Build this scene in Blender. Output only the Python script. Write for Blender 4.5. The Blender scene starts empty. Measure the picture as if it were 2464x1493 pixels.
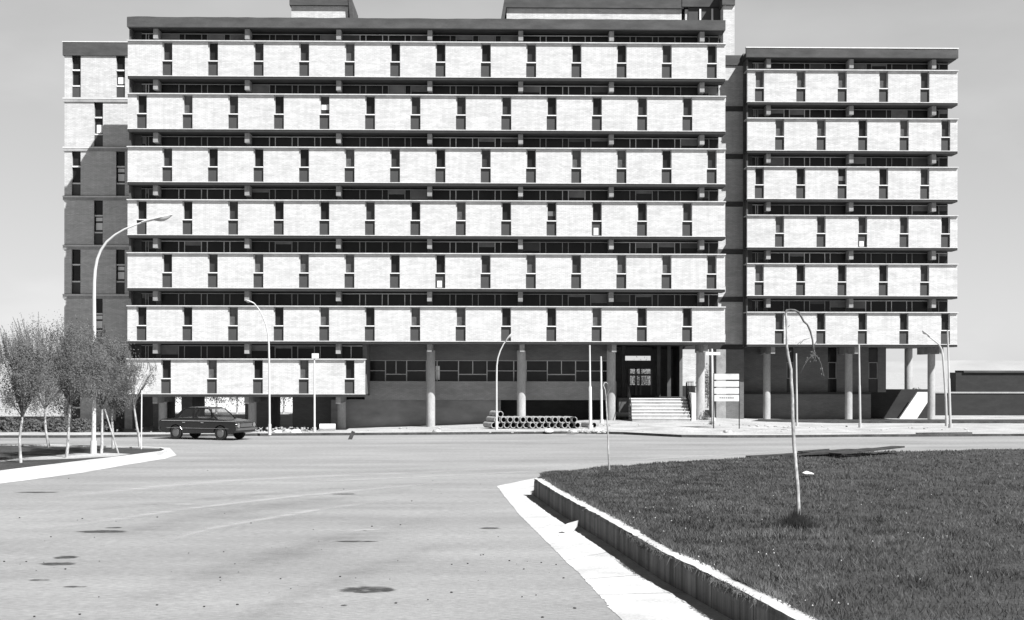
import bpy, math, random
from mathutils import Matrix, Vector, noise
random.seed(7)
PI = math.pi
scn = bpy.context.scene
COL = scn.collection

# ------------------------------------------------------------------ camera
FPX = 3360.0; HOR = 890.0; W = 2464.0; H = 1493.0
EYE = Vector((0, -84, 3.4)); YAW = math.radians(1.0); ROLL = 0.0014
cd = bpy.data.cameras.new('camera'); cam = bpy.data.objects.new('camera', cd); COL.objects.link(cam)
CR = Matrix.Rotation(-YAW, 3, 'Z') @ Matrix.Rotation(PI/2, 3, 'X') @ Matrix.Rotation(ROLL, 3, 'Z')
cam.matrix_world = Matrix.Translation(EYE) @ CR.to_4x4()
cd.sensor_width = 36; cd.lens = 36*FPX/W; cd.shift_y = (HOR-H/2)/W
cd.clip_start = 0.5; cd.clip_end = 9000
scn.camera = cam

# ------------------------------------------------------------------ light
SUN = Vector((1.0, -1.12, 1.62)).normalized()          # towards the sun
EL = math.asin(SUN.z)
w = bpy.data.worlds.new('World'); scn.world = w; w.use_nodes = True
nt = w.node_tree; N = nt.nodes; L = nt.links
bg = N['Background']
sky = N.new('ShaderNodeTexSky'); sky.sky_type = 'NISHITA'; sky.sun_disc = False
sky.sun_elevation = EL; sky.sun_rotation = math.atan2(SUN.x, SUN.y)
sky.air_density = 0.7; sky.dust_density = 0.6; sky.ozone_density = 1.0
sep = N.new('ShaderNodeSeparateColor'); L.new(sky.outputs[0], sep.inputs[0])
m1 = N.new('ShaderNodeMath'); m1.operation = 'MULTIPLY'; m1.inputs[1].default_value = 0.75; L.new(sep.outputs[0], m1.inputs[0])
m2 = N.new('ShaderNodeMath'); m2.operation = 'MULTIPLY_ADD'; m2.inputs[1].default_value = 0.3; L.new(sep.outputs[1], m2.inputs[0]); L.new(m1.outputs[0], m2.inputs[2])
# thin clouds (black and white film: the sky has no hue)
tc = N.new('ShaderNodeTexCoord'); mp = N.new('ShaderNodeMapping'); mp.inputs['Scale'].default_value = (2.2, 2.2, 6.0); mp.inputs['Location'].default_value = (0.35, 0.1, 0.2)
nz = N.new('ShaderNodeTexNoise'); nz.inputs['Scale'].default_value = 2.0; nz.inputs['Detail'].default_value = 7
rp = N.new('ShaderNodeMapRange'); rp.inputs[1].default_value = 0.5; rp.inputs[2].default_value = 0.75; rp.inputs[3].default_value = 0.99; rp.inputs[4].default_value = 1.15
L.new(tc.outputs['Generated'], mp.inputs[0]); L.new(mp.outputs[0], nz.inputs[0]); L.new(nz.outputs[0], rp.inputs[0])
m3 = N.new('ShaderNodeMath'); m3.operation = 'MULTIPLY'; L.new(m2.outputs[0], m3.inputs[0]); L.new(rp.outputs[0], m3.inputs[1])
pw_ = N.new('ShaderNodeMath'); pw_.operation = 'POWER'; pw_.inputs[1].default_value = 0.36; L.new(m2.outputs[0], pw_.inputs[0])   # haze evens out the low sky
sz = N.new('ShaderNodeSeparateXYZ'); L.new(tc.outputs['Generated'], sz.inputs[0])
er = N.new('ShaderNodeMapRange'); er.inputs[1].default_value = 0.27; er.inputs[2].default_value = 0.5; er.inputs[3].default_value = 2.35; er.inputs[4].default_value = 0.2; L.new(sz.outputs[2], er.inputs[0])  # unseen high sky darkened to weaken the fill light in the shade
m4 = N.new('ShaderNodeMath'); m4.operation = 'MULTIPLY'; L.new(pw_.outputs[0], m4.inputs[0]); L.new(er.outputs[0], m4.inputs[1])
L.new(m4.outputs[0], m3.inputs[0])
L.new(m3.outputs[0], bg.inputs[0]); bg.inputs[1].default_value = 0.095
sd = bpy.data.lights.new('sun', 'SUN'); sd.energy = 5.0; sd.angle = math.radians(0.5); sd.color = (1, 1, 1)
so = bpy.data.objects.new('sun', sd); COL.objects.link(so); so.rotation_euler = SUN.to_track_quat('Z', 'Y').to_euler(); so.location = (40, -60, 60)
scn.view_settings.view_transform = 'Standard'; scn.view_settings.look = 'None'
scn.view_settings.exposure = 0.9; scn.view_settings.gamma = 1.0
scn.render.engine = 'CYCLES'; scn.cycles.max_bounces = 6; scn.cycles.transparent_max_bounces = 8
scn.render.resolution_x = 1024; scn.render.resolution_y = 620

# ------------------------------------------------------------------ survey helper: read a photo point at a known depth Y or height Z
def P(px, py, Y=None, Z=None):
    d = CR @ Vector(((px-W/2)/FPX, (HOR-py)/FPX, -1))
    t = (Y-EYE.y)/d.y if Y is not None else (Z-EYE.z)/d.z
    return EYE + d*t
def XA(px, Y, py=600): return P(px, py, Y=Y).x

# ------------------------------------------------------------------ materials (greys: the photograph is black and white)
MATS = {}
def mat(name, v, rough=0.85, var=0.12, scale=1.5, vec=(1, 1, 1), fine=0.0, fscale=40, metal=0.0, spec=0.3, bump=0.0, brick=False, drip=0.0):
    m = bpy.data.materials.new(name); m.use_nodes = True
    n = m.node_tree.nodes; l = m.node_tree.links; b = n['Principled BSDF']
    b.inputs['Roughness'].default_value = rough; b.inputs['Metallic'].default_value = metal; b.inputs['Specular IOR Level'].default_value = spec
    t = n.new('ShaderNodeTexCoord'); mp = n.new('ShaderNodeMapping'); mp.inputs['Scale'].default_value = vec
    l.new(t.outputs['Object'], mp.inputs[0])
    a = n.new('ShaderNodeTexNoise'); a.inputs['Scale'].default_value = scale; a.inputs['Detail'].default_value = 6; a.inputs['Roughness'].default_value = 0.6
    l.new(mp.outputs[0], a.inputs[0])
    r = n.new('ShaderNodeMapRange'); r.inputs[1].default_value = 0.3; r.inputs[2].default_value = 0.7; r.inputs[3].default_value = v*(1-var); r.inputs[4].default_value = v*(1+var)
    l.new(a.outputs[0], r.inputs[0]); out = r.outputs[0]
    if fine:
        a2 = n.new('ShaderNodeTexNoise'); a2.inputs['Scale'].default_value = fscale; a2.inputs['Detail'].default_value = 3
        l.new(mp.outputs[0], a2.inputs[0])
        r2 = n.new('ShaderNodeMapRange'); r2.inputs[1].default_value = 0.3; r2.inputs[2].default_value = 0.7; r2.inputs[3].default_value = 1-fine; r2.inputs[4].default_value = 1+fine
        l.new(a2.outputs[0], r2.inputs[0]); mu = n.new('ShaderNodeMath'); mu.operation = 'MULTIPLY'
        l.new(out, mu.inputs[0]); l.new(r2.outputs[0], mu.inputs[1]); out = mu.outputs[0]
    if drip:        # rain marks running down the wall
        md = n.new('ShaderNodeMapping'); md.inputs['Scale'].default_value = (2.6, 2.6, 0.22); l.new(t.outputs['Object'], md.inputs[0])
        ad_ = n.new('ShaderNodeTexNoise'); ad_.inputs['Scale'].default_value = 1.6; ad_.inputs['Detail'].default_value = 5; l.new(md.outputs[0], ad_.inputs[0])
        rd_ = n.new('ShaderNodeMapRange'); rd_.inputs[1].default_value = 0.35; rd_.inputs[2].default_value = 0.65; rd_.inputs[3].default_value = 1-drip; rd_.inputs[4].default_value = 1+drip*.6
        l.new(ad_.outputs[0], rd_.inputs[0]); mu = n.new('ShaderNodeMath'); mu.operation = 'MULTIPLY'; l.new(out, mu.inputs[0]); l.new(rd_.outputs[0], mu.inputs[1]); out = mu.outputs[0]
    if brick:
        # brick courses in the X-Z plane
        sx = n.new('ShaderNodeSeparateXYZ'); l.new(t.outputs['Object'], sx.inputs[0])
        ad = n.new('ShaderNodeMath'); ad.operation = 'ADD'; l.new(sx.outputs[0], ad.inputs[0]); l.new(sx.outputs[1], ad.inputs[1])
        cx = n.new('ShaderNodeCombineXYZ'); l.new(ad.outputs[0], cx.inputs[0]); l.new(sx.outputs[2], cx.inputs[1])
        bt = n.new('ShaderNodeTexBrick'); bt.inputs['Scale'].default_value = 1.0; bt.inputs['Brick Width'].default_value = 0.24; bt.inputs['Row Height'].default_value = 0.075
        bt.inputs['Mortar Size'].default_value = 0.009; bt.inputs['Color1'].default_value = (1.08,)*3+(1,); bt.inputs['Color2'].default_value = (0.9,)*3+(1,); bt.inputs['Mortar'].default_value = (0.78,)*3+(1,)
        l.new(cx.outputs[0], bt.inputs[0]); mu = n.new('ShaderNodeMath'); mu.operation = 'MULTIPLY'
        l.new(out, mu.inputs[0]); l.new(bt.outputs[0], mu.inputs[1]); out = mu.outputs[0]
    l.new(out, b.inputs['Base Color'])
    if bump:
        bp = n.new('ShaderNodeBump'); bp.inputs['Strength'].default_value = bump; bp.inputs['Distance'].default_value = 0.03
        a3 = n.new('ShaderNodeTexNoise'); a3.inputs['Scale'].default_value = fscale; a3.inputs['Detail'].default_value = 4; l.new(t.outputs['Object'], a3.inputs[0])
        l.new(a3.outputs[0], bp.inputs['Height']); l.new(bp.outputs[0], b.inputs['Normal'])
    MATS[name] = m; return m
BRICK = mat('pale_brick', 0.49, var=0.13, scale=1.2, vec=(0.6, 1, 3.0), fine=0.09, fscale=9, brick=True, drip=0.06)
BRICKD = mat('shade_toned_brick', 0.13, var=0.15, scale=1.0, vec=(0.8, 1, 2), brick=True)  # brick made darker: the shade of the recesses is put into its colour
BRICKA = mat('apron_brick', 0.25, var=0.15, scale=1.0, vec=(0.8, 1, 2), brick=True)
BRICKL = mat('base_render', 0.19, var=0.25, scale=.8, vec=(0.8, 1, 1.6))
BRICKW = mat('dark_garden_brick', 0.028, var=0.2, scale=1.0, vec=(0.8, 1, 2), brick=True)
CONC = mat('pale_concrete', 0.62, var=0.1, scale=3, fine=0.06, fscale=30)
CONCL = mat('ledge_concrete', 0.5, var=0.15, scale=3, fine=0.1, fscale=20)
COLC = mat('column_concrete', 0.33, var=0.2, scale=1.5, vec=(1,1,.4), fine=0.12, fscale=18)
CONCM = mat('weathered_concrete', 0.065, var=0.3, scale=0.9, vec=(0.7, 1, 2.2), fine=0.1, fscale=14)
CONCG = mat('grey_concrete', 0.3, var=0.2, scale=1.2, vec=(1, 1, 0.5), fine=0.1, fscale=14)
CONCB = mat('beam_concrete', 0.24, var=0.3, scale=2, fine=0.1, fscale=20)
SOFF = mat('shade_toned_soffit', 0.03, var=0.2, scale=2)  # shade under the slabs is put into this dark colour
GLASS = mat('dark_glass', 0.016, rough=0.12, var=0.5, scale=0.8, spec=0.2)
GLASSR = mat('ribbon_glass', 0.012, rough=0.25, var=0.6, scale=0.5, vec=(1, 1, 0.3), spec=0.15)
BLIND = mat('white_blind', 0.7, var=0.08)
PANEL = mat('grey_panel', 0.055, rough=0.6, var=0.25, scale=0.8, vec=(1, 1, 0.8))
CARG = mat('car_glass', 0.04, rough=0.05, spec=0.7, var=0.2)
CARG.node_tree.nodes['Principled BSDF'].inputs['Alpha'].default_value = 0.35
BOARD = mat('weathered_white_board', 0.5, var=0.2, scale=2)
CURT = mat('grey_blind', 0.13, var=0.3)
FRAME = mat('painted_frame', 0.42, rough=0.5, var=0.25, scale=0.7)
FRAMED = mat('dull_frame', 0.20, rough=0.5, var=0.2, scale=0.7)
ASPH = mat('asphalt', 0.25, var=0.2, scale=0.3, vec=(0.4, 1.3, 1), fine=0.2, fscale=16, bump=0.4)
DUST = mat('dusty_ground', 0.36, var=0.28, scale=0.5, fine=0.22, fscale=9, bump=0.5)
GUT = mat('gutter_concrete', 0.49, var=0.24, scale=0.9, fine=0.13, fscale=18, bump=0.15)
KERB = mat('dark_kerb_stone', 0.05, var=0.5, scale=1.5, fine=0.25, fscale=10)
SOIL = mat('soil', 0.045, var=0.35, scale=1.4, fine=0.4, fscale=10, bump=1.0)
GRASSB = mat('grass_base', 0.042, var=0.45, scale=0.8, vec=(1, 1, 1), fine=0.35, fscale=12, bump=1.0)
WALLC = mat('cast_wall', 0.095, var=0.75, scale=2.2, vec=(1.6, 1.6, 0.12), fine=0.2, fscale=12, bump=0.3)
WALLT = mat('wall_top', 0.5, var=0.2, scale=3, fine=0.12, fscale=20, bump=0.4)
STEEL = mat('galvanised_pole', 0.5, rough=0.5, var=0.1, metal=0.0)
STEELG = mat('grey_pole', 0.38, rough=0.6, var=0.15)
BLACK = mat('black_steel', 0.015, rough=0.5, var=0.3)
BARK = mat('bark', 0.34, var=0.5, scale=5, vec=(1, 1, 0.5), fine=0.3, fscale=25)
BARKD = mat('dark_bark', 0.10, var=0.5, scale=5, vec=(1, 1, 0.5))
PIPE = mat('cement_pipe', 0.32, var=0.2, scale=3)
PIPED = mat('pipe_inside', 0.03, var=0.2, scale=3)
STONE = mat('rubble', 0.32, var=0.5, scale=2, fine=0.3, fscale=14)
WOODD = mat('dark_timber', 0.04, var=0.5, scale=3, vec=(1, 1, 1))
CARP = mat('car_paint', 0.012, rough=0.22, var=0.2, spec=0.6)
RUB = mat('tyre', 0.02, rough=0.9)
CHR = mat('chrome', 0.75, rough=0.2, metal=1.0, var=0.03)
HUBM = mat('dull_chrome', 0.22, rough=0.3, metal=0.8)
LAMPG = mat('lamp_glass', 0.35, rough=0.3)
HILL = mat('haze_pale_hills', 0.34, var=0.12, scale=0.01)  # distance haze put into the pale hill colour
PATCH = mat('road_stain', 0.085, var=0.35, scale=4, fine=0.3, fscale=20)
def leafmat(name, v, var=.35, sc=2.5):
    m = mat(name, v, rough=0.7, var=var, scale=sc, fine=.3, fscale=9)
    n = m.node_tree.nodes; l = m.node_tree.links; b = n['Principled BSDF']; o = n['Material Output']
    tr = n.new('ShaderNodeBsdfTranslucent'); mx = n.new('ShaderNodeMixShader'); mx.inputs[0].default_value = 0.3
    src = b.inputs['Base Color'].links[0].from_socket; l.new(src, tr.inputs[0])
    l.new(b.outputs[0], mx.inputs[1]); l.new(tr.outputs[0], mx.inputs[2]); l.new(mx.outputs[0], o.inputs[0]); return m
LEAF = leafmat('leaf', 0.135); LEAFG = leafmat('grass_blade', 0.10, .55, 1.1)
def streakmat(nm='dust_streak', v=0.46, amax=0.5, msc=(0.3, 1.4, 1), lo=0.3, hi=0.62):
    m = mat(nm, v, var=0.1)
    n = m.node_tree.nodes; l = m.node_tree.links; b = n['Principled BSDF']; t = n.new('ShaderNodeTexCoord'); mp = n.new('ShaderNodeMapping'); mp.inputs['Scale'].default_value = msc
    a = n.new('ShaderNodeTexNoise'); a.inputs['Scale'].default_value = 2.0; a.inputs['Detail'].default_value = 5; l.new(t.outputs['Object'], mp.inputs[0]); l.new(mp.outputs[0], a.inputs[0])
    r = n.new('ShaderNodeMapRange'); r.inputs[1].default_value = lo; r.inputs[2].default_value = hi; r.inputs[3].default_value = 0.0; r.inputs[4].default_value = amax
    l.new(a.outputs[0], r.inputs[0])
    at = n.new('ShaderNodeAttribute'); at.attribute_name = 'wear'; sm = n.new('ShaderNodeMapRange'); sm.interpolation_type = 'SMOOTHSTEP'; l.new(at.outputs['Fac'], sm.inputs[0])
    mu = n.new('ShaderNodeMath'); mu.operation = 'MULTIPLY'; l.new(r.outputs[0], mu.inputs[0]); l.new(sm.outputs[0], mu.inputs[1]); l.new(mu.outputs[0], b.inputs['Alpha']); return m
def wear(o, vals):
    a = o.data.attributes.new('wear', 'FLOAT', 'POINT'); a.data.foreach_set('value', vals); return o
STREAK = streakmat('dust_streak', 0.46, .6, (0.3, 1.4, 1), .2, .5)

TRACK = streakmat('tyre_track_stain', 0.12, 0.17, (0.35, 0.9, 1), 0.3, 0.65)
STAIN = streakmat('road_stain_soft', 0.05, .95, (2.5, 5, 1), 0.25, 0.6)
# ------------------------------------------------------------------ mesh builder
class MB:
    def __init__(s): s.v = []; s.f = []; s.sm = []; s.mi = []
    def _a(s, vs, fs, smooth=False, mi=0):
        o = len(s.v); s.v += [tuple(p) for p in vs]
        for f in fs: s.f.append(tuple(i+o for i in f)); s.sm.append(smooth); s.mi.append(mi)
        return s
    def box(s, x0, x1, y0, y1, z0, z1, mi=0):
        return s._a([(x0,y0,z0),(x1,y0,z0),(x1,y1,z0),(x0,y1,z0),(x0,y0,z1),(x1,y0,z1),(x1,y1,z1),(x0,y1,z1)],
                    [(0,3,2,1),(4,5,6,7),(0,1,5,4),(1,2,6,5),(2,3,7,6),(3,0,4,7)], mi=mi)
    def hexa(s, lo, hi, mi=0):      # two quads, bottom and top
        return s._a(list(lo)+list(hi), [(0,3,2,1),(4,5,6,7),(0,1,5,4),(1,2,6,5),(2,3,7,6),(3,0,4,7)], mi=mi)
    def tube(s, pts, rs, n=10, cap=True, mi=0):
        pts = [Vector(p) for p in pts]
        if not hasattr(rs, '__len__'): rs = [rs]*len(pts)
        rings = []; up = None
        for i, p in enumerate(pts):
            d = (pts[min(i+1, len(pts)-1)]-pts[max(i-1, 0)]).normalized()
            if up is None: up = Vector((1, 0, 0)) if abs(d.x) < 0.8 else Vector((0, 0, 1))
            a = (up-d*up.dot(d)).normalized(); b = d.cross(a); up = a
            rings.append([p+(a*math.cos(2*PI*k/n)+b*math.sin(2*PI*k/n))*rs[i] for k in range(n)])
        vs = [q for r in rings for q in r]; fs = []
        for i in range(len(pts)-1):
            for k in range(n): fs.append((i*n+k, i*n+(k+1) % n, (i+1)*n+(k+1) % n, (i+1)*n+k))
        s._a(vs, fs, True, mi)
        if cap: s._a(rings[0], [tuple(range(n-1, -1, -1))], False, mi); s._a(rings[-1], [tuple(range(n))], False, mi)
        return s
    def sheet(s, pts, z=None):
        return s._a([(p[0], p[1], p[2] if z is None else z) for p in pts], [tuple(range(len(pts)))])
    def slab(s, pts, z0, z1):       # prism on a plan outline
        n = len(pts); return s._a([(p[0], p[1], z0) for p in pts]+[(p[0], p[1], z1) for p in pts],
            [tuple(range(n-1, -1, -1)), tuple(range(n, 2*n))]+[(i, (i+1) % n, n+(i+1) % n, n+i) for i in range(n)])
    def build(s, name, m, parent=None, **k):
        me = bpy.data.meshes.new(name); me.from_pydata(s.v, [], s.f)
        ms = m if isinstance(m, (list, tuple)) else [m]
        for q in ms: me.materials.append(q)
        me.polygons.foreach_set('use_smooth', s.sm); me.polygons.foreach_set('material_index', s.mi); me.update()
        return link(name, me, parent, **k)
def link(name, me, parent=None, loc=None, rz=None, **k):
    o = bpy.data.objects.new(name, me); COL.objects.link(o)
    if parent is not None: o.parent = parent
    if loc is not None: o.location = loc
    if rz is not None: o.rotation_euler = (0, 0, rz)
    for a, b in k.items(): o[a] = b
    return o
def thing(name, label, cat, loc=(0,0,0), rz=0, group=None):
    o = link(name, None, None, loc, rz, label=label, category=cat)
    if group: o['group'] = group
    return o
def tag(o, label, cat, group=None):
    o['label'] = label; o['category'] = cat
    if group: o['group'] = group
    return o
def struct(o): o['kind'] = 'structure'; return o

# ================================================================== GROUND
kerb_px = [(-900,1057),(-300,1055),(180,1054),(620,1049.5),(1000,1047),(1420,1044),(1500,1046),(1560,1049),(1640,1053),(1750,1054),(1900,1053.5),(2060,1052),(2500,1050),(3300,1048)]
kerb = [P(x, y, Z=0) for x, y in kerb_px]
def fz(X):      # the forecourt climbs from left to right
    K = [(-60,-.5),(-14,-.45),(-3.4,-.12),(2.5,.1),(7.4,.29),(13,.32),(17,.12),(22,.02),(80,0)]
    if X <= K[0][0]: return K[0][1]
    for (a, b), (c, d) in zip(K, K[1:]):
        if X <= c: return b+(d-b)*(X-a)/(c-a)
    return 0
g = MB(); g.sheet([(-6000,-3000,-.75),(6000,-3000,-.75),(6000,7000,-.75),(-6000,7000,-.75)]); struct(g.build('ground', DUST))
rd = MB(); k2 = [(-300, kerb[0].y, 0)]+[(p.x, p.y+0.05, 0) for p in kerb]+[(300, kerb[-1].y, 0)]
rd.sheet([(-300,-140,0)]+[(300,-140,0)]+k2[::-1]); struct(rd.build('road', ASPH))
# pavement: kerb top then forecourt sheet
def resample(pts, step):
    out = []
    for a, b in zip(pts, pts[1:]):
        n = max(1, int((b-a).length/step))
        for i in range(n): out.append(a.lerp(b, i/n))
    out.append(pts[-1]); return out
kr = [Vector((-300, kerb[0].y, 0))]+resample(kerb, 1.0)+[Vector((300, kerb[-1].y, 0))]
pv = MB(); rows = []
for p in kr:
    z1 = fz(p.x); col = [(p.x, p.y+0.16, .132)]
    y0 = p.y+0.16
    for t in (0.12, 0.3, 0.55, 0.8, 1.0):
        y = y0+(1.5-y0)*t; tt = max(0, (t-0.15)/0.85); col.append((p.x, y, .132*(1-tt)+z1*tt+random.uniform(-.012,.012)))
    for y in (6, 14, 60): col.append((p.x, y, z1))
    rows.append(col)
n = len(rows[0])
pv._a([q for r in rows for q in r], [(i*n+j, (i+1)*n+j, (i+1)*n+j+1, i*n+j+1) for i in range(len(rows)-1) for j in range(n-1)], True)
struct(pv.build('pavement', DUST))
kb = MB(); vs = []
for p in kr: vs += [(p.x, p.y, -.05), (p.x, p.y+.01, .136), (p.x, p.y+.17, .136)]
kb._a(vs, [(i*3+j, (i+1)*3+j, (i+1)*3+j+1, i*3+j+1) for i in range(len(kr)-1) for j in (0, 1)])
kb.mi = [0 if i % 2 == 0 else 1 for i in range(len(kb.f))]
struct(kb.build('kerb', [KERB, CONC]))
hl = MB(); vs = []; n = 120
for i in range(n+1):
    a = -0.9+1.8*i/n; D = 2600
    h = 20+14*noise.noise(Vector((i*.09, 0, 0)))+5*noise.noise(Vector((i*.4, 3, 0)))
    x = math.sin(a)*D; y = math.cos(a)*D-84
    vs += [(x, y, -2), (x*1.05, y*1.05, h), (x*1.3, y*1.3, h*1.1)]
hl._a(vs, [(i*3+j, i*3+3+j, i*3+4+j, i*3+1+j) for i in range(n) for j in (0, 1)], True); struct(hl.build('hills', HILL))

# left traffic island
isl = [P(x, y, Z=.15) for x, y in [(-700,1210),(-200,1157),(36,1129),(200,1109),(300,1097),(388,1086),(396,1082),(385,1078.5),(300,1076),(150,1073),(36,1071),(-300,1069),(-900,1067)]]
out = [P(x, y, Z=.006) for x, y in [(-700,1250),(-200,1190),(36,1160),(200,1138),(300,1120),(395,1105),(425,1096),(408,1078),(300,1073.5),(150,1070.5),(36,1068.5),(-300,1066.5),(-900,1064.5)]]
s_ = MB(); s_.sheet([(p.x, p.y, .11) for p in isl]); struct(s_.build('soil_bed', SOIL))
# pale track crossing the bed
tr = MB(); tr.sheet([P(x, y, Z=.118) for x, y in [(-200,1121),(36,1109),(180,1104),(270,1099),(315,1093),(260,1090),(180,1092),(36,1104),(-200,1114)]]); struct(tr.build('path', DUST))
kk = MB(); n = len(isl)
inn = [p.copy() for p in isl]; mid = [isl[i].lerp(out[i], 0.22) for i in range(n)]
V_ = [(p.x, p.y, .105) for p in inn]+[(p.x, p.y, .16) for p in inn]+[(p.x, p.y, .15) for p in mid]+[(p.x, p.y, .05) for p in mid]+[(p.x, p.y, .008) for p in out]
kk._a(V_, [(j*n+i, j*n+i+1, (j+1)*n+i+1, (j+1)*n+i) for j in range(4) for i in range(n-1)])
struct(kk.build('island_kerb', GUT))

# concrete gutter beside the retaining wall
gp = [(1195,1170),(1247,1236),(1319,1308),(1421,1409),(1495,1493),(1640,1700),(1900,2100)]
gi = [(1292,1150),(1330,1192),(1440,1268),(1640,1400),(1800,1500),(2060,1680),(2500,2060)]
gu = MB(); A = resample([P(x, y, Z=.006) for x, y in gp], 100); B = [P(x, y, Z=.006) for x, y in gi]
def curve_at(pts, t):
    f = t*(len(pts)-1); i = min(int(f), len(pts)-2); return pts[i].lerp(pts[i+1], f-i)
vs = []; nn = 420
A = [P(x, y, Z=.006) for x, y in gp]
for i in range(nn+1):
    t = i/nn; a = curve_at(A, t); b = curve_at(B, t); a = a+(b-a).normalized()*(0.045*noise.noise(Vector((i*.06, 0, 0)))+.03*noise.noise(Vector((i*.35, 0, 0)))+random.uniform(-.008,.008)); vs += [a, b]
gu._a(vs, [(i*2, i*2+1, i*2+3, i*2+2) for i in range(nn)]); struct(gu.build('gutter', GUT))
gj = MB()
for t in (.06, .13, .2, .27, .34, .41, .48, .55):
    a = curve_at(A, t); b = curve_at(B, t); q = [a.lerp(b, k/8)+Vector((0, .02*noise.noise(Vector((k*.9, t*50, 0))), 0)) for k in range(9)]
    gj._a([tuple(p.xy)+(.0105,) for p in q]+[(p.x+.002, p.y+.022, .0105) for p in q], [(k, k+1, k+10, k+9) for k in range(8)])
struct(gj.build('gutter_joint', CONCG))
# road details: dust streaks, stains
def ribbon(mb, px, wid, z, n=40):
    pts = [P(x, y, Z=z) for x, y in px]; L_ = []
    for i in range(n+1):
        c = curve_at(pts, i/n); d = (curve_at(pts, min(1, i/n+.01))-curve_at(pts, max(0, i/n-.01))).normalized(); s = Vector((-d.y, d.x, 0))
        e = wid*.75*(1+.25*noise.noise(Vector((i*.4, wid*9, 0)))); L_ += [c+s*e, c+s*e*.15, c-s*e]; k = min(1, 3*min(i/n, 1-i/n)); mb.w = getattr(mb, 'w', [])+[0, k, 0]
    mb._a(L_, [(i*3+j, i*3+1+j, i*3+4+j, i*3+3+j) for i in range(n) for j in (0, 1)])
st = MB()
ribbon(st, [(-60,1224),(100,1203),(250,1186),(400,1170),(560,1157),(700,1150),(1000,1138),(1300,1124),(1480,1114)], 1.2, .005)
ribbon(st, [(650,1168),(800,1158),(1000,1149),(1300,1134),(1420,1126)], .3, .0062)
ribbon(st, [(-60,1290),(200,1262),(450,1225),(700,1196),(1000,1168),(1180,1150)], .5, .0066)
ribbon(st, [(300,1330),(520,1270),(760,1228),(1000,1196)], .45, .0068)
ribbon(st, [(400,1214),(440,1214),(475,1215)], .35, .0055)
ribbon(st, [(830,1284),(870,1276),(950,1273)], .35, .0055)
ribbon(st, [(1340,1120),(1600,1103),(1800,1092),(2000,1078)], .5, .0058)
struct(wear(st.build('road_dust', STREAK), st.w))
sk = MB()
ribbon(sk, [(-60,1320),(150,1300),(330,1278),(520,1238),(760,1205),(1000,1180),(1190,1160)], 1.1, .0045)
ribbon(sk, [(-60,1250),(250,1224),(520,1200),(800,1176),(1150,1155)], .8, .0047)
ribbon(sk, [(120,1560),(420,1420),(700,1330),(950,1270),(1150,1215)], 1.3, .0046)
ribbon(sk, [(500,1560),(720,1440),(950,1350),(1120,1290)], .8, .0048)
ribbon(sk, [(600,1075),(1000,1068),(1400,1068),(1900,1072),(2464,1068)], 1.5, .0049)
struct(wear(sk.build('tyre_track', TRACK), sk.w))

def stain(px, py, wpx, dep, seed):
    c = P(px, py, Z=.008); sc = (c-EYE).length/FPX; a = wpx*sc/2; r = random.Random(seed)
    mb = MB(); z = .008+seed*.0003; vs = [(c.x, c.y, z)]
    for f in (.72, 1.12):
        for t in range(24): q = 1+r.uniform(-.16, .16); vs.append((c.x+a*f*q*math.cos(t*PI/12), c.y+dep/2*f*q*math.sin(t*PI/12), z))
    mb._a(vs, [(0, 1+t, 1+(t+1) % 24) for t in range(24)]+[(1+t, 25+t, 25+(t+1) % 24, 1+(t+1) % 24) for t in range(24)])
    struct(wear(mb.build('road_patch', STAIN), [1.0]*25+[0.0]*24))
for i, a in enumerate([(885,1419,134,.62),(248,1279,118,.5),(160,1341,54,.4),(140,1357,84,.36),(92,1185,100,.35),(828,1189,60,.3),(858,1303,105,.22),(1178,1271,52,.3),(95,1396,50,.12),(180,1412,60,.1),(828,1457,16,.1),(275,1270,40,.2)]): stain(*a, seed=i)

# ================================================================== MAIN BUILDING
ZB = [5.075+3.175*k for k in range(6)]
ZT = 2.125
def cornice(bm, x0, x1, y0, zb, zt, seed=0):
    # fascia with an uneven, weathered top line
    n = 60; vs = []; r = random.Random(seed)
    for i in range(n+1):
        x = x0+(x1-x0)*i/n; j = r.uniform(-.015, .015)+(.03*noise.noise(Vector((i*.3, seed, 0))))
        vs += [(x, y0, zb), (x, y0, zt+j), (x, y0+.3, zt+j), (x, y0+.3, zb)]
    bm._a(vs, [(i*4+a, i*4+4+a, i*4+4+(a+1) % 4, i*4+(a+1) % 4) for i in range(n) for a in range(4)]+[(0,1,2,3), (n*4+3, n*4+2, n*4+1, n*4)])
# --- reusable window meshes (origin at opening centre, bottom of panel, facade plane)
OW = .60
def mesh_of(mb, name, m):
    o = mb.build(name, m); me = o.data; bpy.data.objects.remove(o); return me
hgt = ZT-.093
me_glasses = [mesh_of(MB().box(-OW/2, OW/2, .27, .30, 0.02, hgt), 'slot_window', m_) for m_ in (GLASS, GLASS, mat('pale_glass', 0.04, rough=0.15, var=0.5, spec=0.3), mat('curtained_glass', 0.085, rough=0.3, var=0.5, scale=2, spec=0.3))]
me_fr = mesh_of(MB().box(-OW/2, -OW/2+.07, .09, .26, .93, hgt).box(OW/2-.04, OW/2, .18, .26, .93, hgt).box(-OW/2+.07, OW/2-.04, .2, .26, hgt-.05, hgt), 'frame', FRAME)
me_sill = mesh_of(MB().box(-OW/2, OW/2-.002, .01, .26, .86, .92), 'sill', CONC)
me_low = mesh_of(MB().box(-OW/2, OW/2, .13, .26, 0, .83), 'lower_panel', PANEL)
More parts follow.
